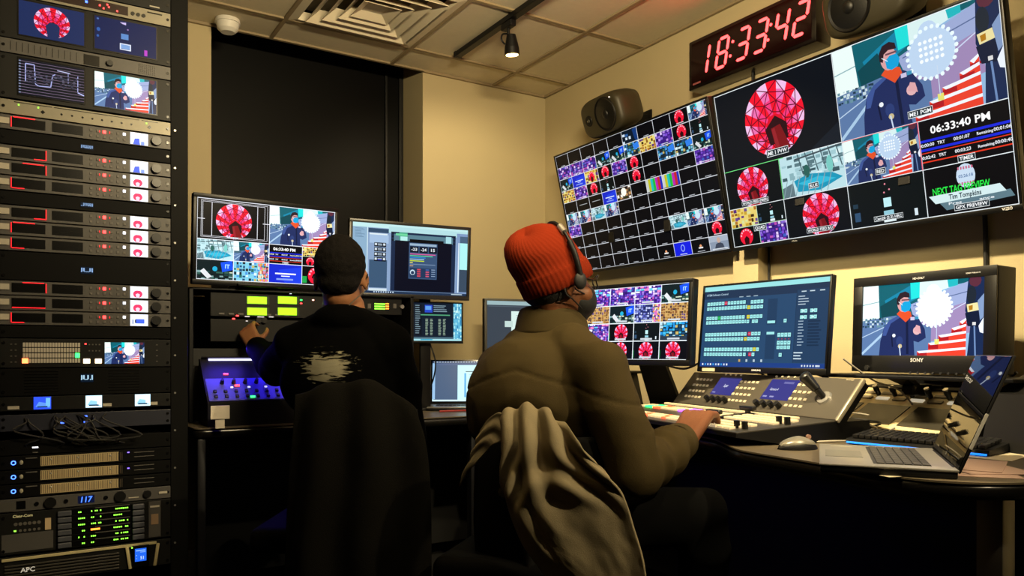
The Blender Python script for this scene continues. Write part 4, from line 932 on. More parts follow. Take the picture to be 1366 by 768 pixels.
v = View(0, 0, 2.4, 1); v.fill('04081c'); v.text('117', .5, .86, .72, '4070ff', w=.66, slant=.15); v.build('display_window', .046, .024, Matrix.Translation((X_(115), -.0072, h*.5)), screen_mat('blue_digits', 2.4), T)
for px in (67, 160, 196): MB().cyl((X_(px), -.006, h*.5), (X_(px), -.014, h*.5), .0165 if px < 190 else .012, n=24).build('dimmer_lamp', KNOB, T, 40)
for px in (49, 88, 141): MB().cyl((X_(px), -.006, h*.5), (X_(px), -.010, h*.5), .006, n=14).build('socket', SLOT, T, 40)
bx(T, 'outlet', SLOT, X_(28), h*.5, .024, h*.6); bx(T, 'model_mark', TAPE, X_(178), h*.3, .03, .003)
bx(T, 'bracket', GRY, X_(8), h*.45, .04, h*.7, -.008); bx(T, 'side_bracket', TAPE, X_(217), h*.5, .026, .007, -.008)
# intercom frame
T, h = unit('card_frame', 'card frame of six green-lit cards between dark side panels near the rack foot', 'rack unit', 668, 720, PANELD)
text_mesh('logo', 'Clear-Com', Matrix.Translation((X_(17), -.0072, h*.88)), .008, mat('logo_cream', 'c8c090', .5, emit='c8c090', es=.25), T, align='l')
mb = MB()
for k in range(6): mb.cyl((X_(21+6.2*k), -.006, h*.72), (X_(21+6.2*k), -.008, h*.72), .005, n=12)
for k in range(6): mb.cyl((X_(21+6.2*k), -.006, h*.56), (X_(21+6.2*k), -.008, h*.56), .004, n=12)
mb.build('intercom_buttons', DBTN, T, 40); bx(T, 'green_lamp', GLED, X_(20), h*.565, .006, .004, -.008)
bx(T, 'tan_label', mat('tan_card', 'b09a78', .6), X_(64), h*.66, .016, .036, -.0075)
bx(T, 'lower_cover', PANEL, X_(37), h*.28, .135, h*.42, -.0066, .0015)
HND = mat('card_handle', '3a3c44', .5)
for k in range(6):
    z = h*(.1+.155*k)
    bx(T, 'card', SLOT, (X_(79)+X_(192))/2, z, X_(192)-X_(79), .018)
    bx(T, 'card_handle', HND, X_(86), z, .038, .016, -.012, .009, .002); bx(T, 'card_handle', HND, X_(184), z, .035, .016, -.012, .009, .002)
    bx(T, 'card_edge', GRY, X_(150), z+.008, .1, .0025, -.0085)
    mb = MB(); rr = random.Random(k)
    for g0, n_ in ((105, 4), (122, 6 if k > 1 else 3), (152, 6), (165, 3)):
        for i in range(n_):
            if rr.random() < .75 and not (k == 2 and g0 == 122): mb.box((X_(g0+i*2.4), -.009, z-.001), (.0032, .003, .0036))
    mb.build('green_lamps', GLED, T)
    if k == 2: MB().box((X_(127), -.009, z), (.026, .003, .005)).build('orange_lamps', OLED, T)
bx(T, 'end_panel', PANEL, X_(206), h*.5, .036, h*.92, -.0072, .002); bx(T, 'end_label', TAPE, X_(206), h*.83, .028, .006, -.0088); bx(T, 'warning_label', mat('warning_label', '806850', .6), X_(206), h*.5, .022, .034, -.0088)
# ups
T, h = unit('battery_backup', 'black ribbed battery backup with blue square display at the rack foot', 'rack unit', 722, 757, PANELD)
mb = MB()
for j in range(6): mb.box((X_(85), -.009, h*(.12+.11*j)), (X_(165)-X_(8)-.01, .005, h*.06), bev=.001)
mb.build('ribs', mat('ups_rib', '2c2922', .45), T)
bx(T, 'trim_strip', mat('ups_trim', 'b0a47c', .5, .1), X_(110), h*.9, .43, .009, -.009, .004, .001)
text_mesh('logo', 'APC', Matrix.Translation((X_(37), -.0125, h*.42)), .014, mat('logo_white', 'd8d8d8', .5, emit='c0c0c0', es=.3), T)
for px in (171, 208): MB().box((X_(px), -.011, h*.45), (.010, .007, h*.85), rot=(0, R(8 if px > 180 else -8), 0), bev=.002).build('bezel_rib', mat('ups_trim', '8c8264'), T, 40)
v = View(0, 0, 1, 1.0); v.fill('2468f0'); v.text('51', .62, .85, .24, 'd0e8ff', w=.3); v.rect(.08, .12, .84, .08, '90c0ff'); v.rect(.45, .26, .48, .06, '80b0ff'); v.rect(.08, .5, .1, .06, '90c0ff'); v.rect(.08, .75, .1, .04, '90c0ff')
MB().box((X_(187), -.0105, h*.47), (.052, .006, h*.82), bev=.003).build('display_surround', SLOT, T, 40)
v.build('display_window', .034, .042, Matrix.Translation((X_(187), -.0145, h*.52)), screen_mat('ups_screen', 1.1), T)
bx(T, 'green_lamp', GLED, X_(175.5), h*.82, .004, .004, -.0145)
# wall outlet box by the rack foot
p = onY(251, 757, 3.62)
ob = thing('power_box', 'small cream power adaptor on the wall low between rack and desk leg', 'power adaptor', (p.x, YF, p.z-.05))
MB().box((0, -.01, .05), (.09, .02, .13), bev=.004).build('cover_plate', WHT, ob, 40); MB().cyl((0, -.02, .075), (0, -.045, .075), .028, .025, n=20).build('round_plug', WHT, ob, 40)
# ================================================================ desks
DTOP = mat('desk_laminate', '5a5040', .38, var=.06, vscale=30); DEDGE = mat('desk_edge_black', '0c0b0a', .25); LEG = mat('desk_leg_grey', '8e8a84', .4, .4)
def round_poly(pts, r, n=7):
    out = []; k = len(pts)
    for i in range(k):
        p, a, b = Vector(pts[i]), Vector(pts[i-1]), Vector(pts[(i+1) % k]); rr = min(r, (a-p).length*.45, (b-p).length*.45)
        A = p + (a-p).normalized()*rr; B = p + (b-p).normalized()*rr
        for j in range(n+1): t = j/n; out.append(A*(1-t)**2 + p*2*t*(1-t) + B*t*t)
    return out
def desk(name, label, outline, legs, r=.06, panels=()):
    cx_ = sum(p[0] for p in outline)/len(outline); cy_ = sum(p[1] for p in outline)/len(outline)
    T = thing(name, label, 'desk', (cx_, cy_, 0))
    P = [Vector((p[0]-cx_, p[1]-cy_, DESK-.004)) for p in outline]; P = round_poly(P, r)
    MB().prism(P, (0, 0, .004)).build('desk_surface', DTOP, T)
    mb = MB(); g = bmesh.new(); lo = [g.verts.new(p - Vector((0, 0, .034))) for p in P]; hi = [g.verts.new(p) for p in P]; k = len(P)
    g.faces.new(lo[::-1]); g.faces.new(hi)
    for i in range(k): g.faces.new((lo[i], lo[(i+1) % k], hi[(i+1) % k], hi[i]))
    bmesh.ops.recalc_face_normals(g, faces=g.faces[:])
    es = [e for e in g.edges if abs(e.verts[0].co.z - e.verts[1].co.z) < 1e-5]
    bmesh.ops.bevel(g, geom=es, offset=.012, segments=3, profile=.5, affect='EDGES', clamp_overlap=True)
    mb._m(g, Matrix.Identity(4)); mb.build('desk_board', DEDGE, T, 45)
    for lx, ly, sx, sy, m in legs:
        MB().box((lx-cx_, ly-cy_, (DESK-.039)/2), (sx, sy, DESK-.039), bev=.004).build('leg', m, T, 40)
    for a, b, z0, z1 in panels:
        a = Vector((a[0]-cx_, a[1]-cy_, z0)); b = Vector((b[0]-cx_, b[1]-cy_, z0)); d = (b-a).normalized(); n = Vector((-d.y, d.x, 0))*.018
        MB().prism([a, b, b+n, a+n], (0, 0, z1-z0)).build('modesty_panel', mat('desk_panel_dark', '0d0c0b', .6), T)
    return T
BLKL = mat('desk_leg_black', '101014', .35, .3)
desk('switcher_desk', 'dark-edged curved desk under the video switcher, laptop and broadcast monitor',
     [(1.60, 1.41), (1.575, 1.15), (1.535, .99), (1.54, .885), (1.60, .795), (1.70, .74), (XR-.02, .70), (XR-.02, 2.62), (1.80, 2.62), (1.86, 2.1), (1.74, 1.62)],
     [(1.765, .845, .055, .055, LEG), (2.42, .8, .055, .055, LEG), (1.98, 2.5, .05, .05, BLKL)], .05,
     panels=[((2.30, .85), (2.30, 2.6), .08, .72)])
desk('operator_desk', 'dark desk along the far wall under the operator displays',
     [(.47, 2.79), (1.55, 2.76), (1.85, 2.63), (XR-.02, 2.63), (XR-.02, YF-.02), (.62, YF-.02), (.47, 3.6)],
     [(.497, 2.82, .028, .04, BLKL), (.53, 3.55, .04, .04, BLKL), (1.6, 2.86, .04, .04, BLKL)], .04,
     panels=[((.6, 3.4), (2.3, 3.4), .08, .72)])
# turret under the left display carrying the audio panels
t = thing('equipment_turret', 'black desktop equipment turret under the left operator display', 'equipment turret', (.945, 3.2, DESK))
Z0 = 1.262 - DESK
for k in (-1, 1): MB().box((k*.445, .0, Z0/2), (.015, .36, Z0), bev=.002).build('side_panel', BLK, t)
MB().box((0, 0, Z0-.004), (.905, .36, .008), bev=.002).build('top_panel', BLK, t); MB().box((0, .17, Z0/2), (.88, .008, Z0-.02)).build('back_panel', BLK, t)
MB().box((0, -.165, .14), (.875, .01, .27)).build('front_cover', mat('turret_front', '080808', .5), t)
# intercom key panel with green displays
GLCD = mat('green_lcd', 'a0ff20', .4, emit='9cf014', es=1.15); GLCDT = mat('green_lcd_bezel', '16240a', .4)
t = thing('intercom_station', 'black intercom panel with four bright green displays', 'intercom panel', (.8, 3.04, 1.155))
MB().box((0, .06, .048), (.46, .12, .092), bev=.002).build('case', PANELD, t)
for q in range(2):
    for r in range(3):
        a = onY(330+41*q, 395+15*r, 3.035) - Vector((.8, 3.035, 1.155)); b = onY(356+40*q, 405.5+15*r, 3.035) - Vector((.8, 3.035, 1.155))
        if r == 2: continue
        MB().box(((a.x+b.x)/2+.003, -.0015, (a.z+b.z)/2), (b.x-a.x+.014, .003, a.z-b.z+.005)).build('display_surround', GLCDT, t)
        MB().box(((a.x+b.x)/2, -.0038, (a.z+b.z)/2), (b.x-a.x, .002, a.z-b.z), bev=.0006).build('green_display', GLCD, t)
for px, py, m, nm in ((402, 400, GREENL, 'green_lamp'), (402, 404.5, REDB, 'red_lamp'), (418, 400, mat('pinkish_led', 'ffb0a0', .4, emit='ffb0a0', es=3), 'pale_lamp'), (388, 391, WLED, 'white_lamp')):
    a = onY(px, py, 3.035); MB().box((a.x-.8, -.002, a.z-1.155), (.008, .004, .005), bev=.001).build(nm, m, t)
mb = MB()
for k in range(8): mb.box((-.19+.035*k, -.002, .012), (.02, .004, .007), bev=.001)
mb.build('keys', DBTN, t)
# lower panel with red and white lamps
t = thing('talkback_station', 'black talkback panel with two red lamps just above the blue mixer', 'intercom panel', (.8, 3.04, 1.06))
MB().box((0, .06, .044), (.46, .12, .086), bev=.002).build('case', PANELD, t)
for px, py in ((312, 425), (317, 421)): a = onY(px, py, 3.035); MB().box((a.x-.8, -.002, a.z-1.06), (.010, .004, .005), bev=.001).build('red_lamp', REDB, t)
for px, py, w_ in ((330, 422, .018), (329.5, 428, .008), (348, 422.5, .026), (362, 422.5, .018), (341, 430, .006), (347, 428, .01), (353, 428, .01)): a = onY(px, py, 3.035); MB().box((a.x-.8, -.002, a.z-1.06), (w_, .004, .004), bev=.001).build('white_lamp', mat('dim_white_led', 'c8c8d0', .4, emit='b8b8c8', es=.8), t)
for px, py in ((345, 427), (352, 427)): a = onY(px, py, 3.035); MB().cyl((a.x-.8, -.001, a.z-1.06), (a.x-.8, -.014, a.z-1.06), .011, n=20).build('knob', KNOB, t, 40)
# meter panel
t = thing('level_meter_panel', 'small black panel with green and orange level bars left of the playlist display', 'level meter', (1.21, 3.04, 1.178))
MB().box((0, .06, .04), (.28, .12, .076), bev=.002).build('case', PANELD, t)
for k in range(3):
    for (pa, pb, m) in ((500, 514, GLED), (515, 519, OLED)):
        a = onY(pa, 405+3.2*k, 3.035); b = onY(pb, 405+3.2*k, 3.035); MB().box(((a.x+b.x)/2-1.21, -.002, a.z-1.178), (b.x-a.x, .003, .005)).build('level_bar', GLED if m is GLED else OLED, t)
for pa in (493, 527): a = onY(pa, 408, 3.035); MB().box((a.x-1.21, -.002, a.z-1.178), (.014, .003, .02)).build('scale', DBTN, t)
a = onY(536, 409, 3.035); MB().cyl((a.x-1.21, -.001, a.z-1.178), (a.x-1.21, -.012, a.z-1.178), .009, n=16).build('knob', SIL, t, 40)
# blue-lit audio mixer
t = thing('audio_mixer', 'sloped audio mixer washed in blue light under the intercom panels', 'audio mixer', (.80, 2.80, DESK))
TL = R(42); MM = Matrix.Translation((0, .02, .085)) @ Matrix.Rotation(TL, 4, 'X')   # local: x across, y up the slope, z out
MB().prism([(-.28, .02, 0), (-.28, .02, .085), (-.28, .17, .235), (-.28, .19, .235), (-.28, .19, 0)], (.56, 0, 0)).build('body', PANELD, t)
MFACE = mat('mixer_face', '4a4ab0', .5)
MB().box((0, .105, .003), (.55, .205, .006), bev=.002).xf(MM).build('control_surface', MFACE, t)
mb = MB(); rm = random.Random(5)
for i in range(14):
    for j in range(2): mb.box((-.25+.036*i, .02+.026*j, .009), (.012, .012, .008), bev=.002)
mb.xf(MM).build('keys', KNOB, t)
for i in range(12): MB().cyl((-.22+.04*i, .09, .006), (-.22+.04*i, .09, .024), .008, .006, n=12).xf(MM).build('knob', KNOB, t, 40)
for i in range(8): MB().box((-.19+.06*i, .066, .008), (.009, .005, .003)).xf(MM).build('white_key', mat('mixer_white_key', 'e0e0ff', .4, emit='c0c0ff', es=1.6), t)
for x, y, m, n_ in ((-.20, .135, REDB, 'red_key'), (-.17, .075, REDB, 'red_key'), (-.125, .016, GREENL, 'green_key'), (-.03, .115, GREENL, 'green_key')): MB().box((x, y, .008), (.016, .006, .004)).xf(MM).build(n_, m, t)
v = View(0, 0, 1.3, 1); v.fill('30b8e8'); speck(v, 5, 5, ['80f0e0', '2080e0', 'c0f8f0', '1048a0'], .05, .1, .9, .8)
v.build('touch_screen', .07, .05, MM @ Matrix.Translation((.04, .14, .0075)) @ Matrix.Rotation(R(-90), 4, 'X'), SCR, t)
MB().box((-.1, .208, .012), (.30, .006, .005)).xf(MM).build('light_bar', mat('blue_white_bar', 'c0c0ff', .4, emit='b8b4ff', es=4), t)
MB().box((0, .2135, .012), (.55, .004, .018)).xf(MM).build('light_hood', BLK, t)
l = bpy.data.lights.new('mixer_lamp', 'AREA'); l.energy = 2.2; l.color = (.07, .03, 1); l.shape = 'RECTANGLE'; l.size = .5; l.size_y = .01
lo = bpy.data.objects.new('mixer_lamp', l); C.objects.link(lo); lo.location = (.80, 2.915, DESK+.275); lo.rotation_euler = (R(-35), 0, 0)
# label and note on the left desk
tag(MB().box((.548, 2.752, .815), (.062, .003, .046), bev=.0008).box((.548, 2.757, .778), (.03, .006, .036)).build('desk_sign', mat('cream_card', 'c8bfb0', .6)), 'small blank cream card standing at the left end of the operator desk', 'card')
# ---- laptop on the far desk
def laptop(name, label, loc, rz, w, d, ang, pic, body, keyc, th=.016, glossy=None, sm=None, lab2=None):
    T = thing(name, label, 'laptop', loc, rz)
    MB().box((-w/2, d/2, th*.42), (w-.004, d-.004, th*.8), bev=.003).build('underside', BLK, T, 40)
    MB().box((-w/2, d/2, th*.87), (w, d, th*.26), bev=.0015).build('base', body, T, 40)
    MB().box((-w/2, d*.62, th+.0003), (w*.8, d*.42, .001)).build('key_well', mat('key_well', '2a2a2c', .5), T)
    rows = 6; 
    for j in range(rows):
        for i in range(14):
            pass
    mb = MB()
    for j in range(rows):
        for i in range(14): mb.box((-w*.9+(i+.5)*w*.8/14, d*.43+(j+.5)*d*.4/rows, th+.0018), (w*.8/14*.84, d*.4/rows*.82, .002), bev=.0004)
    mb.build('keys', keyc, T)
    MB().box((-w/2, d*.2, th+.0004), (w*.32, d*.3, .0008)).build('trackpad', mat('trackpad_'+name, '8a8a88', .3, .5), T)
    H = d*.98; M = Matrix.Translation((-w/2, d-.004, th*.7)) @ Matrix.Rotation(-(ang-PI/2), 4, 'X')
    MB().box((0, .0035, H/2), (w, .006, H), bev=.0025).xf(M).build('lid', body if not glossy else BLK, T, 40)
    MB().box((0, -.0003, H/2), (w*.985, .0016, H*.975), bev=.0005).xf(M).build('screen_glass', glossy or BLKG, T)
    if pic: pic.build('screen', w*.94, H*.88, M @ Matrix.Translation((0, -.0016, H*.52)), sm or SCRB, T)
    MB().cyl((-w*.9, d-.004, th*.75), (-w*.1, d-.004, th*.75), .006, n=12).build('hinge', BLK, T, 40)
    return T, M, H
p = onZ(640, 545, DESK)
laptop('laptop', 'open silver laptop with a dark sidebar window, on the far desk between the two men', (1.775, 2.91, DESK+.0005), R(-30), .335, .225, R(103), pic_laptop_app(), mat('laptop_silver', '8c8a86', .35, .6), BLK)
# ---- the big laptop, screen off
A = onZ(1093, 618, DESK+.02); rzL = math.atan2(-.81, .59) - PI/2
T, M, H = laptop('laptop', 'large silver laptop with glossy dark screen, near the front edge of the desk', (A.x, A.y, DESK+.0005), rzL, .385, .265, R(112), None, mat('laptop_silver_warm', '94918c', .35, .4), mat('dark_key', '3c3a38', .5), th=.02, glossy=mat('laptop_glass', '050506', .02, spec=1.0))
MB().box((-.34, .26*.2, .0208), (.05, .003, .0006), rot=(0, 0, R(80))).build('pale_strip', mat('strip_cream', 'd0ccb8', .5), T)  # thin cream strip on the palm rest
text_mesh('hinge_mark', 'TUF', M @ Matrix.Translation((.0, -.0016, .016)), .006, mat('dim_mark', '8a8a8a'), T)
MB().box((.385/2+.0004, .003, H*.36), (.002, .0062, H*.30), bev=.0004).xf(M).build('lid_edge', mat('lid_edge_silver', 'd0ccc4', .3, .3), T)
bxx = thing('equipment_box', 'long black equipment box with a thin top lip, standing left behind the video switcher', 'equipment box', (1.98, 2.55, DESK))
MB().prism([(-.27, -.05, 0), (-.27, .05, 0), (-.27, .05, .17), (-.27, 0, .17)], (.54, 0, 0)).build('body', mat('cabinet_black', '060505'), bxx)
MB().box((0, .0, .175), (.58, .13, .010), bev=.003).build('top_lip', BLK, bxx)
# papers
PAP = mat('pale_paper', 'c8bca0', .7); PNK = mat('pink_paper', 'b8988a', .7)
def paper(px, py, rz, w, h, m, label, z=0):
    q = onZ(px, py, DESK); o = MB().box((0, 0, .0006), (w, h, .0011)).build('paper_sheet', m); o.location = (q.x, q.y, DESK+.0003+z); o.rotation_euler = (0, 0, rz)
    tag(o, label, 'paper'); return o
paper(1295, 627, R(40), .21, .148, PNK, 'pinkish paper sheet fanned out right of the big laptop, lowest of three')
paper(1305, 624, R(55), .21, .148, PNK, 'pinkish paper sheet fanned out right of the big laptop, middle of three', .0014)
paper(1290, 621, R(22), .21, .148, PNK, 'pinkish paper sheet fanned out right of the big laptop, topmost', .0028)
paper(1310, 603, R(10), .29, .21, PAP, 'pale paper sheet behind the fanned pink sheets')
o = paper(1200, 627, R(-15), .2, .15, PAP, 'pale paper sheet sticking out from under the big laptop')
# mouse
q = onZ(1064, 599, DESK); t = thing('computer_mouse', 'grey and black computer mouse left of the big laptop', 'mouse', (q.x, q.y, DESK), R(-112))
def mouse_mesh(x0, x1, z0, z1, sc):
    mb = MB(); n = 26; rows = []
    for j in range(15):
        t_ = j/14; y = -.056 + .112*t_; prof = max(.02, math.sin(PI*t_))**.45
        rows.append([mb.bm.verts.new((math.cos(PI*i/n)*.031*prof*sc, y*sc, (z0 + (z1-z0)*(max(0, math.sin(PI*i/n))**.7)*(prof**.8)*(1-.25*abs(t_-.55)*2)))) for i in range(n+1)])
    for a, b in zip(rows, rows[1:]):
        for i in range(n): mb.bm.faces.new((a[i], a[i+1], b[i+1], b[i]))
    bmesh.ops.remove_doubles(mb.bm, verts=mb.bm.verts[:], dist=.00005)
    return mb
mouse_mesh(0, 0, 0, .032, 1.0).build('body', BLK, t, 60); mouse_mesh(0, 0, .008, .036, .93).build('top_shell', mat('mouse_grey', '7c786c', .3, .3), t, 60)
MB().cyl((-.004, .032, .033), (.004, .032, .033), .006, n=16).build('wheel', mat('mouse_wheel', '8a6a5a', .4), t, 40)
def cable(pts, r, label, m=None, group=None): return tag(MB().tube(pts, r, 8, 8).build('cable', m or RUB), label, 'cable', group)
WC = mat('pale_cable', 'b0a898', .5)
Zc = DESK+.004
cable([(q.x+.05, q.y+.03, Zc+.006), (q.x+.12, q.y+.08, Zc), (q.x+.2, q.y+.05, Zc), (2.1, 1.36, Zc), (2.14, 1.3, .80)], .003, 'thin pale cable curling from the mouse towards the keyboard', WC)
# keyboard with blue glow
kO = onZ(1128, 589, DESK+.006); kE = onZ(1319, 607, DESK+.006); kd = (kE-kO).normalized(); krz = math.atan2(kd.y, kd.x)
t = thing('keyboard', 'black keyboard with a glowing blue strip along its front edge', 'keyboard', (kO.x, kO.y, DESK), krz)
KW = (kE-kO).length
MB().prism([(0, 0, .004), (0, .135, .004), (0, .135, .026), (0, .004, .016)], (KW, 0, 0)).build('case', BLK, t)
mb = MB()
for j in range(5):
    for i in range(19): mb.box((.012+(i+.5)*(KW-.024)/19, .022+j*.0235, .0235+j*.0022), ((KW-.024)/19*.86, .019, .010), rot=(R(6), 0, 0), bev=.002)
mb.build('keys', mat('key_black', '151516', .35), t)
BG = mat('blue_glow_strip', '2080ff', .4, emit='1c7cff', es=1.6)
MB().box((KW/2, -.002, .006), (KW*.98, .004, .005), bev=.001).build('glow_strip', BG, t)
# camera control panel behind the keyboard
cO = onZ(1262, 578, .785); crz = R(-104); t = thing('camera_control_panel', 'pale framed control panel with a row of silver-topped knobs behind the keyboard', 'control panel', (cO.x, cO.y, DESK), crz)
CA = R(32); CM = Matrix.Translation((0, 0, .022)) @ Matrix.Rotation(CA, 4, 'X')
Lc = .62
MB().prism([(-Lc, 0, 0), (-Lc, 0, .02), (-Lc, .195, .142), (-Lc, .26, .142), (-Lc, .26, 0)], (Lc+.06, 0, 0)).build('body', BLK, t)
FR = mat('panel_frame', 'e0cc9c', .45)
MB().box((-Lc/2+.03, .11, .0), (Lc+.06, .235, .006), bev=.002).xf(CM).build('frame_plate', FR, t)
DG = mat('panel_inset', '35322a', .35)
for x0, x1 in ((-.6, -.42), (-.40, -.22), (-.19, .015), (.035, .05)): MB().box(((x0+x1)/2, .062, .0035), (x1-x0, .105, .004), bev=.001).xf(CM).build('inset_screen', DG, t)
LB = mat('lit_strip', 'f0e8d0', .4, emit='e8dcc0', es=.5)
for k in range(9):
    x = .03-.072*k
    MB().box((x-.036, .148, .005), (.052, .014, .005), bev=.001).xf(CM).build('button_bar', LB if k % 2 else mat('button_bar_grey', '8c8270', .4), t)
    MB().box((x-.036, .178, .005), (.052, .012, .005), bev=.001).xf(CM).build('button_bar', mat('button_bar_grey', '8c8270', .4), t)
    kk = MB().cyl((x, .17, .004), (x, .17, .022), .008, n=16).cyl((x, .17, .022), (x, .17, .036), .010, .009, n=18).xf(CM).build('joystick', KNOB, t, 40)
    MB().cyl((x, .17, .036), (x, .17, .041), .0085, n=18).xf(CM).build('silver_cap', mat('bright_cap', 'd8d4cc', .25, .6), kk, 40)
MB().box((-Lc/2+.03, .218, .006), (Lc+.06, .018, .008), bev=.002).xf(CM).build('rear_lip', BLK, t, 40)
# ---- video switcher
P0 = onZ(982, 577, .80); srz = math.atan2(-.2, .98) - PI/2
t = thing('video_switcher', 'wide grey video switcher with lit button rows and two small screens', 'video switcher', (P0.x, P0.y, DESK), srz)
L_ = .86; DA = R(3.6); DD = .355; z0 = .80-DESK
DM = Matrix.Translation((0, 0, z0)) @ Matrix.Rotation(DA, 4, 'X')
SWB = mat('switcher_grey', '4a453c', .4, .25); SWD = mat('switcher_black', '050505', .5, spec=.25)
MB().prism([(0, 0, z0-.014), (0, 0, z0-.004), (0, DD, z0+.018), (0, DD+.12, z0+.02), (0, DD+.12, .001), (0, DD*.45, .001)], (-L_, 0, 0)).build('base', SWD, t)
MB().box((-L_/2, DD/2, -.002), (L_, DD, .005), bev=.0015).xf(DM).build('deck', mat('switcher_deck', '35322c', .4, .2), t)
UA = R(50); UH = .155; UM = Matrix.Translation((0, DD-.005, z0+.02)) @ Matrix.Rotation(UA, 4, 'X')
MB().prism([(.0, 0, 0), (.0, UH, 0), (.0, UH-.0, -.03), (0, .02, -.03)], (-L_, 0, 0)).xf(UM).build('upper_housing', SWD, t)
MB().box((-L_/2, UH/2, .002), (L_, UH, .008), bev=.003).xf(UM).build('upper_panel', SWB, t)
MB().box((.004, UH/2, .000), (.008, UH+.004, .014), bev=.003).xf(UM).build('end_cap', mat('end_cap_silver', 'b0a890', .3, .4), t, 40)
BTN = mat('switcher_button', 'a89c80', .4, emit='b8a888', es=.25)
for x0, nx in ((-.80, 5), (-.53, 5), (-.235, 4)):
    mb = MB()
    for i in range(nx):
        for j in range(4): mb.box((x0+.022*i, .035+.028*j, .0065), (.013, .010, .004), bev=.001)
    mb.xf(UM).build('keypad', BTN, t)
v = View(0, 0, 1.6, 1); v.fill('3a3a8a'); v.text('Super', .5, .55, .16, 'd8dcf0', w=.2); v.rect(.05, .85, .15, .05, 'a0a0d0'); v.rect(.0, 0, 1, .06, '24244c')
v.build('panel_screen', .125, .082, UM @ Matrix.Translation((-.60, .095, .0068)) @ Matrix.Rotation(R(-90), 4, 'X'), SCR, t)
v = View(0, 0, 1.6, 1); v.fill('3a3a8a'); v.text('Camera 4', .3, .55, .12, 'd8dcf0', w=.3); v.rect(.5, .1, .35, .1, '7070b0'); v.rect(.05, .82, .15, .07, 'a0a0d0'); v.rect(.3, .82, .15, .07, 'a0a0d0')
v.build('panel_screen', .135, .085, UM @ Matrix.Translation((-.31, .095, .0068)) @ Matrix.Rotation(R(-90), 4, 'X'), SCR, t)
for x0 in (-.645, -.365):
    for k in range(4): MB().cyl((x0+.035*k, .028, .005), (x0+.035*k, .028, .026), .010, .009, n=18).xf(UM).build('knob', KNOB, t, 40)
    for k in range(4): MB().cyl((x0+.03*k, .148, .005), (x0+.03*k, .148, .010), .004, n=10).xf(UM).build('lamp_button', BTN, t, 40)
j = MB().cyl((-.095, .075, .005), (-.095, .075, .012), .026, .022, n=28).xf(UM).build('joystick_base', SIL, t, 40)
MB().cyl((-.095, .075, .01), (-.108, .084, .036), .009, .011, n=18).cyl((-.108, .084, .036), (-.135, .10, .075), .013, .019, n=20).ell((-.136, .1005, .076), (.019, .019, .010)).xf(UM).build('joystick', KNOB, t, 50)
text_mesh('maker_mark', 'Blackmagic', UM @ Matrix.Translation((-.04, .147, .0068)) @ Matrix.Rotation(R(-90), 4, 'X'), .005, BTN, t)
# deck buttons: lit rows
LITB = mat('deck_button_lit', 'b0a078', .5, emit='ffe0b0', es=.42); LITG = mat('deck_button_green', '30ff80', .4, emit='28f068', es=2.6); LITR = mat('deck_button_red', 'ff6040', .4, emit='ff5030', es=1.8); LITP = mat('deck_button_purple', 'c060ff', .4, emit='b050ff', es=2.2)
def deckrow(x0, x1, y, n, cols={}, h=.012):
    for i in range(n):
        w_ = (x1-x0)/n; MB().box((x0+w_*(i+.5), y, .0035), (w_*.84, h, .007), bev=.0012).xf(DM).build('deck_button', cols.get(i, LITB), t)
for r, (y, cols) in enumerate(((.045, {0: LITG, 1: LITP, 2: LITP, 5: LITR, 9: LITR, 10: LITR, 14: LITR}), (.075, {1: LITG, 2: LITG, 3: LITP, 4: LITP, 9: LITR, 13: LITR}), (.20, {1: LITG, 2: LITG, 3: LITR, 4: LITR, 9: LITP, 10: LITP, 11: LITP}), (.23, {2: LITG, 3: LITG, 4: LITR, 5: LITR, 10: LITP, 11: LITP}))): deckrow(-.84, -.33, y, 18, cols, .022)
for y in (.035, .07, .11): deckrow(-.29, -.06, y, 7, {}, .022)
for y in (.18, .215, .25): deckrow(-.29, -.05, y, 7, {}, .022)
deckrow(-.84, -.1, .30, 20, {}, .016)
for x, y in ((-.31, .12), (-.31, .25)):
    MB().box((x, y, .003), (.035, .12, .004)).xf(DM).build('fader_slot', SWD, t); MB().box((x, y+.03, .022), (.07, .018, .014), bev=.004).box((x, y+.03, .01), (.012, .014, .02)).xf(DM).build('fader_bar', KNOB, t, 40)
for x, y in ((-.04, .06), (-.075, .06), (-.03, .2), (-.065, .2)): MB().cyl((x, y, 0), (x, y, .022), .009, n=16).xf(DM).build('knob', KNOB, t, 40)
# dark foam wedge and sloping turret at the right edge
t = thing('sloping_cabinet', 'black sloping desktop cabinet behind the big laptop at the right edge', 'cabinet', (2.3, .86, DESK))
MB().prism([(-.19, 0, 0), (-.15, 0, .15), (.16, 0, .28), (.2, 0, .28), (.2, 0, 0)], (0, .17, 0)).xf(Matrix.Rotation(R(-14), 4, 'Z')).build('body', mat('cabinet_black', '060505', .6, spec=.2), t)
MB().box((-.0, -.003, .215), (.35, .004, .012), rot=(0, R(-22.5), 0)).xf(Matrix.Rotation(R(-14), 4, 'Z')).build('trim_edge', BLK, t)
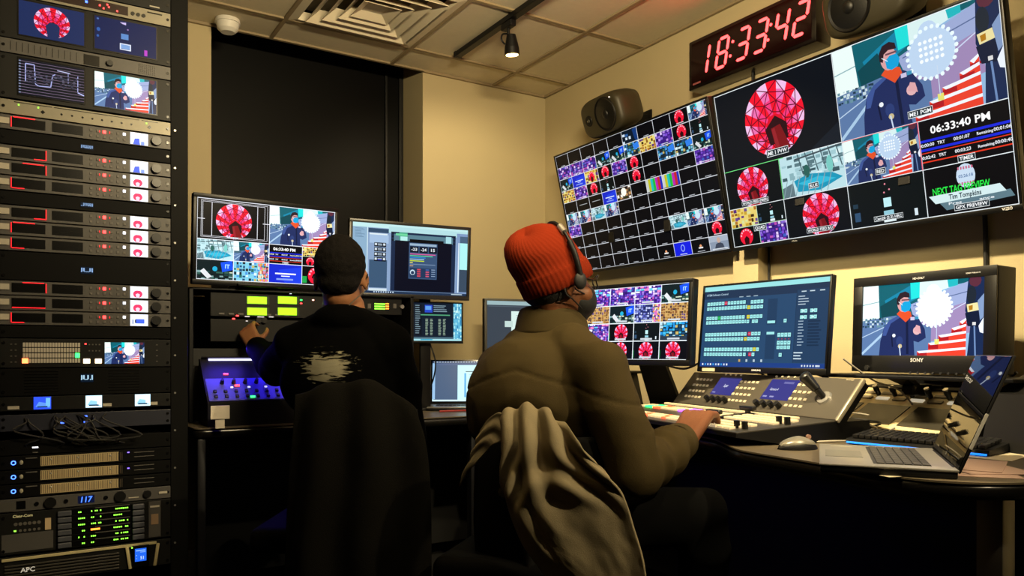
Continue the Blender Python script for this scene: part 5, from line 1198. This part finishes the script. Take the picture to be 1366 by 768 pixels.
# cables behind the right desk displays
for k, (pts, lab) in enumerate((
    ([(2.24, 1.95, 1.0), (2.3, 1.9, .93), (2.38, 1.88, .85), (2.46, 1.9, .775)], 'black cable hanging behind the blue software display, leftmost'),
    ([(2.2, 1.75, .97), (2.28, 1.7, .93), (2.34, 1.76, .9), (2.42, 1.82, .8), (2.47, 1.8, .775)], 'black cable looping behind the blue software display, right of its stand'),
    ([(2.2, 1.66, .965), (2.26, 1.6, .93), (2.33, 1.66, .92), (2.42, 1.7, .82), (2.48, 1.66, .775)], 'black cable looping behind the right end of the blue software display'),
    ([(2.12, 2.3, .985), (2.2, 2.22, .955), (2.26, 2.16, .985), (2.3, 2.12, .95)], 'short black cable loop under the sixteen-picture display'),
    ([(2.32, 1.16, .955), (2.33, 1.14, .935), (2.34, 1.10, .94), (2.33, 1.06, .965)], 'short black cable loop hanging under the broadcast monitor'))):
    cable(pts, .0045, lab)
cable([(2.2, 1.51, 1.0), (2.3, 1.47, .93), (2.38, 1.42, .89), (2.45, 1.38, .775)], .003, 'thin pale cable beside the joystick behind the desk', WC)
cc = onZ(1160, 575, DESK+.01)
for k, (rr, lab, m) in enumerate(((.05, 'black cable coil between the switcher and the keyboard', RUB), (.04, 'pale cable coil between the switcher and the keyboard', WC))):
    pts = [(cc.x+.0+math.cos(a_)*rr*(1+.1*k), cc.y+.03+math.sin(a_)*rr*1.2, DESK+.02+.03*math.sin(a_*.5+k)+.012*k) for a_ in [i*.6 for i in range(14)]]
    cable(pts, .0035 if k == 0 else .0025, lab, m)
cable([(1.5, 2.98, DESK+.005), (1.62, 2.95, DESK+.006), (1.72, 2.98, DESK+.005), (1.8, 3.02, DESK+.005)], .004, 'red cable lying on the far desk left of the small laptop', mat('red_cable', '8c1c18', .5))
cable([(1.54, 3.16, 1.065), (1.56, 3.14, .98), (1.58, 3.2, .9), (1.60, 3.3, .82), (1.62, 3.34, DESK+.005)], .0035, 'thin black cable running from the playlist display down to the small laptop')
# ================================================================ people and chairs
def person(label, loc): return thing('person', label, 'person', loc)
def frame2(f): f = Vector((f[0], f[1], 0)).normalized(); return f, Vector((f.y, -f.x, 0)), Vector((0, 0, 1))
def rotm(f, r, u=Vector((0, 0, 1))): return Matrix((f, r, u)).transposed()     # local x forward, y right, z up
def wblob(name, m, T, build, voxel, smooth=5, fn=None):
    o = blob(name, m, None, build, voxel, smooth, fn); o.data.transform(Matrix.Translation(-T.location)); o.parent = T; return o
def wbuild(mb, name, m, T, sm=40, **k): o = mb.xf(Matrix.Translation(-T.location)).build(name, m, T, sm, **k); return o
def head(mb, H, f, r, tilt=0, face=True):
    B = rotm(f, r); q = lambda a, b, c: H + B @ Vector((a, b, c))
    mb.ell(q(-.012, 0, .018), (.096, .077, .098), B, 28)            # skull
    mb.ell(q(.022, 0, -.04), (.070, .062, .085), B, 24)             # face and jaw
    mb.ell(q(.055, 0, -.098), (.030, .034, .022), B, 16)            # chin
    mb.cap(q(.082, 0, -.008), q(.106, 0, -.038), .011, .015, 12)    # nose
    mb.ell(q(.078, 0, -.066), (.018, .028, .012), B, 12)            # lips
    mb.ell(q(.072, .0, .012), (.024, .052, .012), B, 12)            # brow
    for s in (-1, 1):
        mb.ell(q(.060, s*.046, -.045), (.026, .020, .025), B, 12)
        mb.ell(q(-.004, s*.079, -.022), (.019, .008, .031), B @ Euler((0, 0, s*.35)).to_matrix(), 14)   # ear
        mb.ell(q(-.002, s*.080, -.045), (.010, .008, .012), B, 10)
def hand(mb, wrist, knuck, side, curl, sc=1.0, spread=1.0):
    """palm from wrist to knuckles, five fingers; side = unit vector towards the little finger, curl = unit vector the palm faces"""
    w_, k_ = Vector(wrist), Vector(knuck); d = (k_-w_).normalized(); s_ = (Vector(side) - d*Vector(side).dot(d)).normalized(); c_ = (Vector(curl) - d*Vector(curl).dot(d)).normalized()
    for t in (-.026, -.009, .009, .026): mb.cap(w_ + s_*t*.7*sc, k_ + s_*t*sc, .016*sc, .0125*sc, 10)
    for i, (t, L) in enumerate(zip((-.031, -.0105, .0105, .029), (.070, .078, .072, .056))):
        a = k_ + s_*t*sc + d*.004; L *= sc; d1 = (d*.85 + c_*.45 + s_*t*3*spread).normalized(); b = a + d1*L*.45; d2 = (d*.4 + c_*.95).normalized(); c = b + d2*L*.32; e = c + (d*.1 + c_*1).normalized()*L*.25
        mb.cap(a, b, .0095*sc, .0088*sc, 10).cap(b, c, .0088*sc, .008*sc, 10).cap(c, e, .008*sc, .0068*sc, 10)
    a = w_ + d*.022*sc - s_*.026*sc + c_*.006; b = a + (d*.6 - s_*.75 + c_*.35).normalized()*.040*sc; c = b + (d*.85 - s_*.2 + c_*.5).normalized()*.030*sc; e = c + (d*.9 + c_*.5 + s_*.1).normalized()*.022*sc
    mb.cap(w_ - s_*.012*sc, a, .015*sc, .014*sc, 10).cap(a, b, .013*sc, .0105*sc, 10).cap(b, c, .0105*sc, .0095*sc, 10).cap(c, e, .0095*sc, .008*sc, 10)
def noise_fn(seed, sc, amp, dirv=None, lo=0.0):
    off = Vector((seed*13.1, seed*7.7, seed*3.3))
    def fn(co, n):
        p = co.copy()
        if dirv is not None: p = p + dirv*(p.dot(dirv))*1.2
        a = noise.noise(p*sc + off); b = noise.noise(p*sc*2.3 + off*2)
        return co + n*amp*((1-abs(a)*2.4) + b*.4 - .35)
    return fn
# ---------------- man in the orange beanie
f2, r2, u2 = frame2((.987, -.16)); B2 = rotm(f2, r2)
ft, rt, _ = frame2((.93, .37)); Bt = rotm(ft, rt)        # torso turned a little away
H2 = at(744, 372, 2.15); base2 = at(728, 735, 2.12)
man = person('person seated at the switcher in orange beanie, black mask and olive jacket, seen from behind', (base2.x, base2.y, 0))
PEL = Vector((base2.x, base2.y, .56)); SR = at(800, 497, 1.98); SL = at(672, 492, 2.30); NK = at(735, 440, 2.18)
EL = at(848, 628, 1.92); WR = at(909, 588, 2.13); KN = at(931, 553, 2.24)
ELL = at(700, 640, 2.5); WRL = at(790, 585, 2.52)
KR = PEL + Vector((.40, -.20, .0)); KL = PEL + Vector((.40, .14, .0))
FR_ = Vector((KR.x+.02, KR.y, .09)); FL_ = Vector((KL.x+.02, KL.y, .09))
CHE = at(722, 550, 2.14); BEL = at(722, 650, 2.11)
def body2(mb):
    head(mb, H2, f2, r2)
    mb.cap(H2 + Vector((0, 0, -.07)) - f2*.02, NK, .057, .062).cap(NK, CHE, .075, .12).cap(CHE, BEL, .14, .15).cap(BEL, PEL, .15, .15)
    mb.cap(NK - Vector((0, 0, .03)), SR, .05, .052).cap(NK - Vector((0, 0, .03)), SL, .05, .052)
    mb.cap(SR, EL, .052, .042).cap(EL, WR, .040, .029).cap(SL, ELL, .052, .042).cap(ELL, WRL, .040, .029)
    for k, q in ((KR, FR_), (KL, FL_)): mb.cap(PEL + (k-PEL)*.2 , k, .085, .062).cap(k, q, .058, .042).cap(q, q + Vector((.10, 0, -.03)), .04, .03)
    dn = Vector((0, 0, -1)); d_ = (KN-WR).normalized(); sd = d_.cross(dn).normalized()
    hand(mb, WR + d_*.005, KN, -sd if sd.dot(r2) < 0 else sd, dn, 1.3)
    dl = Vector((.9, .1, 0)); hand(mb, WRL, WRL + dl.normalized()*.085 + Vector((0, 0, -.01)), Vector((0, 1, 0)), dn, 1.0)
SK2 = mat('skin_brown', '6a4026', .5, bump=.15, bscale=300, spec=.35)
wblob('body', SK2, man, body2, .0055, 4)
OLV = mat('olive_twill', '3e3319', .85, bump=.25, bscale=700, var=.12, vscale=14, spec=.2)
def jacket2(mb):
    mb.ell(CHE + Vector((0, 0, .03)), (.165, .215, .2), Bt, 32).ell(BEL, (.175, .20, .20), Bt, 32).ell(at(690, 540, 2.2), (.14, .15, .19), Bt, 28)
    mb.cap(NK - Vector((0, 0, .035)), SR + Vector((0, 0, .0)), .085, .075, 20).cap(NK - Vector((0, 0, .035)), SL, .085, .078, 20)
    mb.ell(NK + Vector((0, 0, -.045)) - ft*.02, (.10, .135, .07), Bt, 24)
    mb.cap(SR, SR*.5+EL*.5, .080, .074, 22).cap(SR*.5+EL*.5, EL, .074, .066, 22).cap(EL, EL*.45+WR*.55, .066, .060, 22).cap(EL*.45+WR*.55, WR - (WR-EL).normalized()*.015, .064, .052, 22)
    mb.cap(SL, ELL, .078, .066, 22).cap(ELL, WRL, .062, .045, 22)
    mb.cap(BEL, PEL + Vector((0, 0, .03)), .19, .17, 26)
ARM = (WR-EL).normalized()
nf = noise_fn(2, 5.5, .008)
YC = NK + Vector((0, 0, -.11))
def jfn(co, n):
    c = nf(co, n)
    # sleeve creases around the forearm and elbow
    t = (co-EL).dot(ARM); dist = ((co-EL) - ARM*t).length
    if dist < .10 and -.05 < t < .33: c = c + n*.0045*math.sin(t*95 + noise.noise(co*9)*4)*min(1, max(0, (t+.05)*12))
    # back yoke seam
    q = co - YC; s_ = q.z + .28*abs(q.dot(rt) - .02) - .0
    if q.dot(ft) < .03 and dist > .08: c = c - n*.004*math.exp(-(s_/.004)**2)
    return c
wblob('jacket', OLV, man, jacket2, .0075, 5, jfn)
# collar
col = []
for k in range(3):
    row = []
    for i in range(13):
        a = PI*.28 + (2*PI-PI*.56)*i/12; rr = (.078, .090, .104)[k]; row.append(NK + Bt @ Vector((math.cos(a)*rr*1.0+.005, math.sin(a)*rr*1.05, (.052, .040, -.014)[k] + (.012 if k < 2 else 0)*math.cos(a-PI))))
    col.append([p - man.location for p in row])
sheet('collar', OLV, man, col, 48, 12, .006)
# cuff and wrist strap
wbuild(MB().cyl(WR - ARM*.03, WR - ARM*.0, .054, .051, n=28, cap=False).cyl(WR - ARM*.0, WR - ARM*.03, .051, .049, n=28, cap=False), 'jacket_cuff', OLV, man)
wbuild(MB().cyl(WR - ARM*.004, WR + ARM*.007, .041, .038, n=28, cap=False), 'inner_cuff', mat('dark_cuff', '1c1a18', .8), man)
wbuild(MB().cyl(at(899, 606, 2.06), at(898, 607, 2.045), .006, .005, n=14), 'cuff_button', mat('brass_button', '6a5a38', .4, .6), man)
# trousers and shoes
TRS = mat('black_trousers', '040404', .95, spec=.1)
def trousers(PEL, ks):
    def b(mb):
        mb.ell(PEL, (.16, .19, .13), Bt, 24)
        for k, q in ks: mb.cap(PEL + (k-PEL)*.15, k, .105, .078, 20).cap(k, q + Vector((0, 0, .03)), .076, .058, 20)
    return b
wblob('trousers', TRS, man, trousers(PEL, ((KR, FR_), (KL, FL_))), .012, 5, noise_fn(5, 6, .008))
SHO = mat('dark_shoe', '101010', .5)
for q in (FR_, FL_):
    wbuild(MB().ell((q.x+.07, q.y, .045), (.145, .052, .045), n=20).box((q.x+.07, q.y, .012), (.27, .09, .022), bev=.01), 'shoe', SHO, man, 60)
# beanie, ribbed, sloping down to the nape
def beanie():
    mb = MB(); n = 192; rows = []; tl = R(-23)
    prof = [(1.0, -.004), (1.035, .0), (1.05, .02), (1.045, .042), (1.03, .048), (1.0, .051), (1.0, .07), (.985, .09), (.93, .112), (.82, .130), (.66, .144), (.46, .154), (.24, .159), (.05, .160)]
    for k, (rr, z) in enumerate(prof):
        row = []
        for i in range(n):
            a = 2*PI*i/n; rib = 1 + .008*math.sin(i*PI*2/4)*(1 if k < 12 else .3)
            x = math.cos(a)*.103*rr*rib; y = math.sin(a)*.089*rr*rib
            v = Vector((x, y, z - .0)); v = Euler((0, tl, 0)).to_matrix() @ v; v.x -= .045*max(0, z-.03)/.13*.9 - .01; v.z += .012*math.sin(a*2+1)*(z > .1)
            row.append(mb.bm.verts.new(H2 + B2 @ (v + Vector((-.008, 0, -.02)))))
        rows.append(row)
    for a, b in zip(rows, rows[1:]):
        for i in range(n): mb.bm.faces.new((a[i], a[(i+1) % n], b[(i+1) % n], b[i]))
    mb.bm.faces.new(rows[-1]); return mb
wbuild(beanie(), 'beanie', mat('orange_knit', '6c1f08', .95, bump=.3, bscale=500, spec=.1), man, 80)
q2 = lambda a, b, c: H2 + B2 @ Vector((a, b, c))
HAIR = mat('black_hair', '040303', .9, bump=.5, bscale=400)
def nape(mb): mb.ell(q2(-.038, 0, -.04), (.064, .072, .045), B2, 24).ell(q2(-.022, 0, -.09), (.050, .052, .05), B2, 24)
wblob('hair', HAIR, man, nape, .006, 3)
def mask(mb): mb.ell(q2(.058, 0, -.062), (.060, .060, .056), B2, 24).cap(q2(.10, 0, -.035), q2(.098, 0, -.06), .017, .02, 14).ell(q2(.05, 0, -.1), (.045, .045, .026), B2, 20)
MSK = mat('black_mask_cloth', '09090b', .7)
wblob('face_mask', MSK, man, mask, .005, 4)
wbuild(MB().tube([q2(.055, .060, -.045), q2(.02, .076, -.035), q2(-.012, .084, -.012), q2(-.022, .086, -.03)], .0022).tube([q2(.045, .058, -.085), q2(.01, .074, -.062), q2(-.016, .086, -.05), q2(-.022, .086, -.03)], .0022), 'mask_strap', MSK, man)
wbuild(MB().tube([q2(-.012, .086, -.004), q2(.03, .080, -.003), q2(.085, .066, -.006)], .0026).tube([q2(.085, .066, -.006), q2(.098, .058, .008), q2(.104, .03, .008), q2(.104, .012, -.004), q2(.104, .03, -.026), q2(.096, .056, -.024), q2(.085, .066, -.006)], .002), 'glasses', BLKG, man)
# headset over the beanie
hs = thing('headset', 'thin black single-band headset worn over the orange beanie', 'headset', tuple(H2))
pts = []
for i in range(15):
    a = -R(8) + (PI+R(16))*i/14; pts.append(B2 @ Vector((.012 - .035*math.sin(a), math.cos(a)*.104, .018 + math.sin(a)*.138)))
MB().tube(pts, .005, 8, 3).build('headband', BLK, hs, 60)
for k, (a, b) in enumerate(((1, 3), (11, 13))): MB().tube(pts[a-1:b+1], .0085, 10, 3).build('slider', DMET, hs, 60)
MB().tube(pts[4:6], .0092, 10, 3).build('silver_ring', SIL, hs, 60)
for i, s_ in ((0, 1), (14, -1)): p_ = pts[i]; MB().ell(p_ + B2 @ Vector((0, 0, -.012)), (.019, .010, .024), B2, 20).build('temple_pad', RUB, hs, 60)
# ---------------- man in the black hoodie
f1, r1, _ = frame2((.50, .866)); B1 = rotm(f1, r1)
H1 = at(455, 365, 2.45); NK1 = at(458, 412, 2.47); base1 = at(462, 735, 2.48)
man1 = person('person with short dark hair and black printed hoodie, left hand raised to the intercom panel', (base1.x, base1.y, 0))
PEL1 = Vector((base1.x, base1.y, .56)); SL1 = at(392, 462, 2.47); SR1 = at(522, 465, 2.44)
EL1 = at(370, 492, 2.69); WR1 = at(341, 462, 2.84); KN1 = at(330, 441, 2.89)
ER1 = at(548, 580, 2.55); WRR1 = at(505, 590, 2.75)
CH1 = at(457, 510, 2.46); BE1 = at(462, 610, 2.46)
K1R = PEL1 + f1*.40 + r1*.14; K1L = PEL1 + f1*.40 - r1*.14; F1R = Vector((K1R.x, K1R.y, .09)); F1L = Vector((K1L.x, K1L.y, .09))
def body1(mb):
    head(mb, H1, f1, r1)
    mb.cap(H1 + Vector((0, 0, -.07)) - f1*.02, NK1, .055, .06).cap(NK1, CH1, .07, .11).cap(CH1, BE1, .12, .12).cap(BE1, PEL1, .12, .14)
    mb.cap(NK1 - Vector((0, 0, .04)), SR1, .05, .05).cap(NK1 - Vector((0, 0, .04)), SL1, .05, .05)
    mb.cap(SR1, ER1, .05, .04).cap(ER1, WRR1, .038, .028).cap(SL1, EL1, .05, .04).cap(EL1, WR1, .038, .027)
    for k, q in ((K1R, F1R), (K1L, F1L)): mb.cap(PEL1 + (k-PEL1)*.2, k, .08, .06).cap(k, q, .056, .04).cap(q, q + f1*.1 + Vector((0, 0, -.03)), .04, .03)
    hand(mb, WR1, KN1, Vector((-.5, .2, -.5)), Vector((.3, 1, .35)), .92)
    hand(mb, WRR1, WRR1 + f1*.085, r1, Vector((0, 0, -1)), .95)
SK1 = mat('skin_fair', '7e5436', .5, bump=.1, bscale=300, spec=.35)
wblob('body', SK1, man1, body1, .0055, 4)
def hoodmat():
    m = mat('black_hoodie', '020202', .95, bump=.2, bscale=500, spec=.03); nt = m.node_tree; b = nt.nodes['Principled BSDF']
    tc = nt.nodes.new('ShaderNodeTexCoord'); c = at(434, 489, 2.30) - man1.location
    mp = nt.nodes.new('ShaderNodeMapping'); mp.vector_type = 'TEXTURE'; mp.inputs['Location'].default_value = c; mp.inputs['Rotation'].default_value = (0, 0, math.atan2(f1.y, f1.x)); mp.inputs['Scale'].default_value = (.3, .118, .066)
    nt.links.new(tc.outputs['Object'], mp.inputs['Vector'])
    ln = nt.nodes.new('ShaderNodeVectorMath'); ln.operation = 'LENGTH'; nt.links.new(mp.outputs[0], ln.inputs[0])
    mp2 = nt.nodes.new('ShaderNodeMapping'); mp2.inputs['Rotation'].default_value = (0, R(35), 0); mp2.inputs['Scale'].default_value = (18, 18, 90); nt.links.new(tc.outputs['Object'], mp2.inputs['Vector'])
    nz = nt.nodes.new('ShaderNodeTexNoise'); nz.inputs['Scale'].default_value = 1.0; nz.inputs['Detail'].default_value = 5; nz.inputs['Distortion'].default_value = 1.2; nt.links.new(mp2.outputs[0], nz.inputs['Vector'])
    ad = nt.nodes.new('ShaderNodeMath'); ad.operation = 'MULTIPLY_ADD'; nt.links.new(nz.outputs['Fac'], ad.inputs[0]); ad.inputs[1].default_value = 2.0; nt.links.new(ln.outputs['Value'], ad.inputs[2])
    rp = nt.nodes.new('ShaderNodeValToRGB'); rp.color_ramp.elements[0].position = .0; rp.color_ramp.elements[0].color = (*lin('7a7666'), 1); rp.color_ramp.elements[1].position = 1; rp.color_ramp.elements[1].color = (*lin('020202'), 1)
    e = rp.color_ramp.elements.new(.74); e.color = (*lin('6a6656'), 1); e = rp.color_ramp.elements.new(.82); e.color = (*lin('020202'), 1)
    dv = nt.nodes.new('ShaderNodeMath'); dv.operation = 'DIVIDE'; nt.links.new(ad.outputs[0], dv.inputs[0]); dv.inputs[1].default_value = 2.0
    nt.links.new(dv.outputs[0], rp.inputs[0]); nt.links.new(rp.outputs[0], b.inputs['Base Color']); return m
def hoodie(mb):
    mb.ell(CH1 + Vector((0, 0, .03)), (.14, .195, .19), B1, 32).ell(BE1, (.14, .18, .19), B1, 30)
    mb.cap(NK1 - Vector((0, 0, .045)), SR1, .075, .072, 20).cap(NK1 - Vector((0, 0, .045)), SL1, .075, .070, 20)
    mb.ell(NK1 + Vector((0, 0, -.035)) - f1*.035, (.085, .095, .05), B1, 24)
    mb.cap(SR1, ER1, .073, .06, 20).cap(ER1, WRR1, .058, .042, 20).cap(SL1, EL1, .072, .06, 20).cap(EL1, WR1 + (EL1-WR1)*.08, .058, .042, 20).cap(BE1, PEL1 + Vector((0, 0, .03)), .16, .16, 24)
wblob('hoodie', hoodmat(), man1, hoodie, .0085, 5, noise_fn(8, 5, .010))
wblob('trousers', TRS, man1, trousers(PEL1, ((K1R, F1R), (K1L, F1L))), .012, 5, noise_fn(4, 6, .008))
for q in (F1R, F1L): wbuild(MB().ell((q.x+f1.x*.07, q.y+f1.y*.07, .045), (.145, .052, .045), Matrix.Rotation(math.atan2(f1.y, f1.x), 3, 'Z'), n=20), 'shoe', SHO, man1, 60)
q1 = lambda a, b, c: H1 + B1 @ Vector((a, b, c))
def hair1(mb): mb.ell(q1(-.018, 0, .026), (.098, .080, .098), B1, 30).ell(q1(-.045, 0, -.03), (.06, .066, .05), B1, 24).ell(q1(.03, 0, .075), (.06, .06, .045), B1, 20)
H1N = mat('dark_brown_hair', '060403', .9, bump=.6, bscale=350, spec=.15)
wblob('hair', H1N, man1, hair1, .005, 3, lambda co, n: co + n*.003*noise.noise(co*70))
wbuild(MB().tube([q1(-.022, .086, -.015), q1(.0, .084, -.002), q1(.05, .075, .0), q1(.09, .06, -.002)], .0024).tube([q1(-.022, -.086, -.015), q1(.0, -.084, -.002), q1(.05, -.075, .0), q1(.09, -.06, -.002)], .0024), 'glasses', BLK, man1)
wbuild(MB().tube([q1(-.004, .088, -.03), q1(-.03, .082, -.055), q1(-.055, .05, -.09), q1(-.07, .02, -.125), q1(-.085, .01, -.16)], .0016), 'earpiece_cord', mat('dull_cord', '3c3830', .5), man1)
# ---------------- chairs
CHB = mat('chair_black', '030303', .8, spec=.1)
def office_chair(label, loc, face, back_c, w, h):
    f, r, _ = frame2(face); B = rotm(f, r); T = thing('office_chair', label, 'chair', (loc[0], loc[1], 0)); L = T.location
    M3 = B.to_4x4()
    MB().box((.0, 0, .46), (.46, .48, .08), bev=.03, seg=4).xf(M3).build('seat', CHB, T, 50)
    bc = Vector(back_c) - L; n = 14; ctrl = []
    for j in range(5):
        z = bc.z - h/2 + h*j/4; row = []
        for i in range(5):
            a = (i/4-.5); row.append(Vector((bc.x, bc.y, z)) + r*a*w*(1 - .10*(j == 4) - .05*(j == 0)) + f*(.05*(a*2)**2 + .02*(j/4-.5)))
        ctrl.append(row)
    sheet('backrest', CHB, T, ctrl, 20, 20, .035)
    b0 = Vector((bc.x, bc.y, bc.z-h*.4)) - f*.03
    MB().tube([Vector((0, 0, .42)) - f*.15, Vector((0, 0, .42)) - f*.26, b0 - f*.01 - Vector((0, 0, .04)), b0 + Vector((0, 0, .2))], .018).build('back_support', DMET, T, 50)
    MB().cyl((0, 0, .09), (0, 0, .43), .028, n=18).build('gas_column', DMET, T, 40)
    for k in range(5):
        a = 2*PI*k/5 + .3; e = Vector((math.cos(a)*.29, math.sin(a)*.29, .085)); MB().cap((0, 0, .115), e, .026, .016, 12).build('leg', CHB, T, 50)
        MB().cyl((e.x, e.y-.012, .03), (e.x, e.y+.012, .03), .03, n=18).cyl((e.x, e.y, .03), (e.x, e.y, .085), .008).build('caster', RUB, T, 40)
    return T, f, r
bk2 = at(712, 668, 1.93); fc = FX*.30 + FZ*.954
ch2, _, _ = office_chair('black office chair under the man in the orange beanie, draped with a grey coat', (PEL.x-.02, PEL.y-.02), fc, bk2, .33, .32)
bk1 = at(475, 650, 2.19); fc1 = FX*.02 + FZ
ch1, _, _ = office_chair('black office chair under the man in the printed hoodie, draped with a dark coat', (PEL1.x, PEL1.y), fc1, bk1, .36, .44)
def drape(name, label, m, ctrl, parts, fn, th=.006, cat='coat'):
    c = at(*ctrl[0][len(ctrl[0])//2]); T = thing(name, label, cat, tuple(c))
    sheet(parts[0], m, T, [[at(*p) - T.location for p in row] for row in ctrl], 90, 90, th, fn); return T
GC = mat('grey_brown_coat', '80745a', .75, bump=.2, bscale=500, var=.08, vscale=10, spec=.25)
rows = [
 [(664, 566, 1.93), (684, 556, 1.92), (706, 553, 1.90), (728, 556, 1.88), (748, 572, 1.86)],
 [(666, 556, 1.87), (686, 546, 1.86), (708, 543, 1.84), (730, 548, 1.82), (752, 566, 1.80)],
 [(670, 585, 1.84), (690, 585, 1.80), (715, 582, 1.79), (745, 585, 1.77), (775, 594, 1.75)],
 [(670, 625, 1.83), (692, 630, 1.79), (722, 632, 1.77), (762, 628, 1.75), (806, 628, 1.73)],
 [(674, 668, 1.82), (700, 676, 1.77), (736, 680, 1.75), (786, 668, 1.73), (832, 662, 1.71)],
 [(690, 712, 1.81), (720, 722, 1.76), (758, 726, 1.74), (804, 712, 1.72), (846, 704, 1.70)],
 [(718, 752, 1.80), (748, 764, 1.75), (786, 768, 1.73), (824, 756, 1.71), (858, 746, 1.69)],
 [(752, 792, 1.79), (778, 806, 1.75), (808, 812, 1.73), (838, 806, 1.71), (866, 798, 1.69)]]
def cf(u, v):
    a = .010*math.sin(u*21 + v*3 + 2*math.sin(v*5))*max(0, 1-abs(v-.3)*1.9)
    b = .009*math.sin((v*1.0 - (u-.5)**2*1.6)*34 + 1.5)*math.exp(-((v-.46)/.11)**2)
    c = .005*noise.noise(Vector((u*5, v*6, 1.3))) + .0015*noise.noise(Vector((u*13, v*15, 4)))
    return a + b + c
T = drape('grey_coat', 'grey-brown coat draped over the chair back behind the man in the orange beanie', GC, rows, ['coat_body'], cf)
lap = [[(640, 575, 1.90), (650, 560, 1.89), (662, 551, 1.875), (672, 551, 1.86)], [(634, 592, 1.90), (646, 580, 1.885), (660, 574, 1.87), (671, 584, 1.855)], [(626, 614, 1.90), (634, 602, 1.89), (644, 596, 1.88), (652, 598, 1.87)], [(612, 648, 1.91), (615, 642, 1.905), (619, 636, 1.90), (622, 634, 1.90)]]
sheet('coat_front', GC, T, [[at(*p) - T.location for p in row] for row in lap], 24, 30, .005, lambda u, v: .003*math.sin(v*20))
DC = mat('dark_coat', '060503', .95, bump=.3, bscale=400, spec=.1)
rows = [
 [(398, 540, 2.20), (430, 526, 2.19), (468, 521, 2.18), (510, 526, 2.18), (545, 552, 2.18)],
 [(394, 530, 2.14), (430, 516, 2.13), (470, 511, 2.12), (514, 516, 2.12), (552, 546, 2.12)],
 [(388, 580, 2.12), (428, 572, 2.09), (474, 570, 2.07), (522, 572, 2.08), (566, 588, 2.10)],
 [(382, 640, 2.11), (424, 640, 2.07), (474, 640, 2.05), (526, 640, 2.06), (572, 645, 2.09)],
 [(378, 710, 2.10), (420, 712, 2.06), (472, 714, 2.04), (526, 712, 2.05), (574, 712, 2.08)],
 [(374, 800, 2.09), (418, 806, 2.05), (472, 808, 2.03), (526, 806, 2.04), (574, 800, 2.07)]]
drape('dark_coat', 'near-black long coat draped over the left chair behind the printed hoodie', DC, rows, ['coat_body'], lambda u, v: .014*math.sin(u*17 + 1.5*v)*min(1, v*2) + .006*noise.noise(Vector((u*6, v*4, 2))))
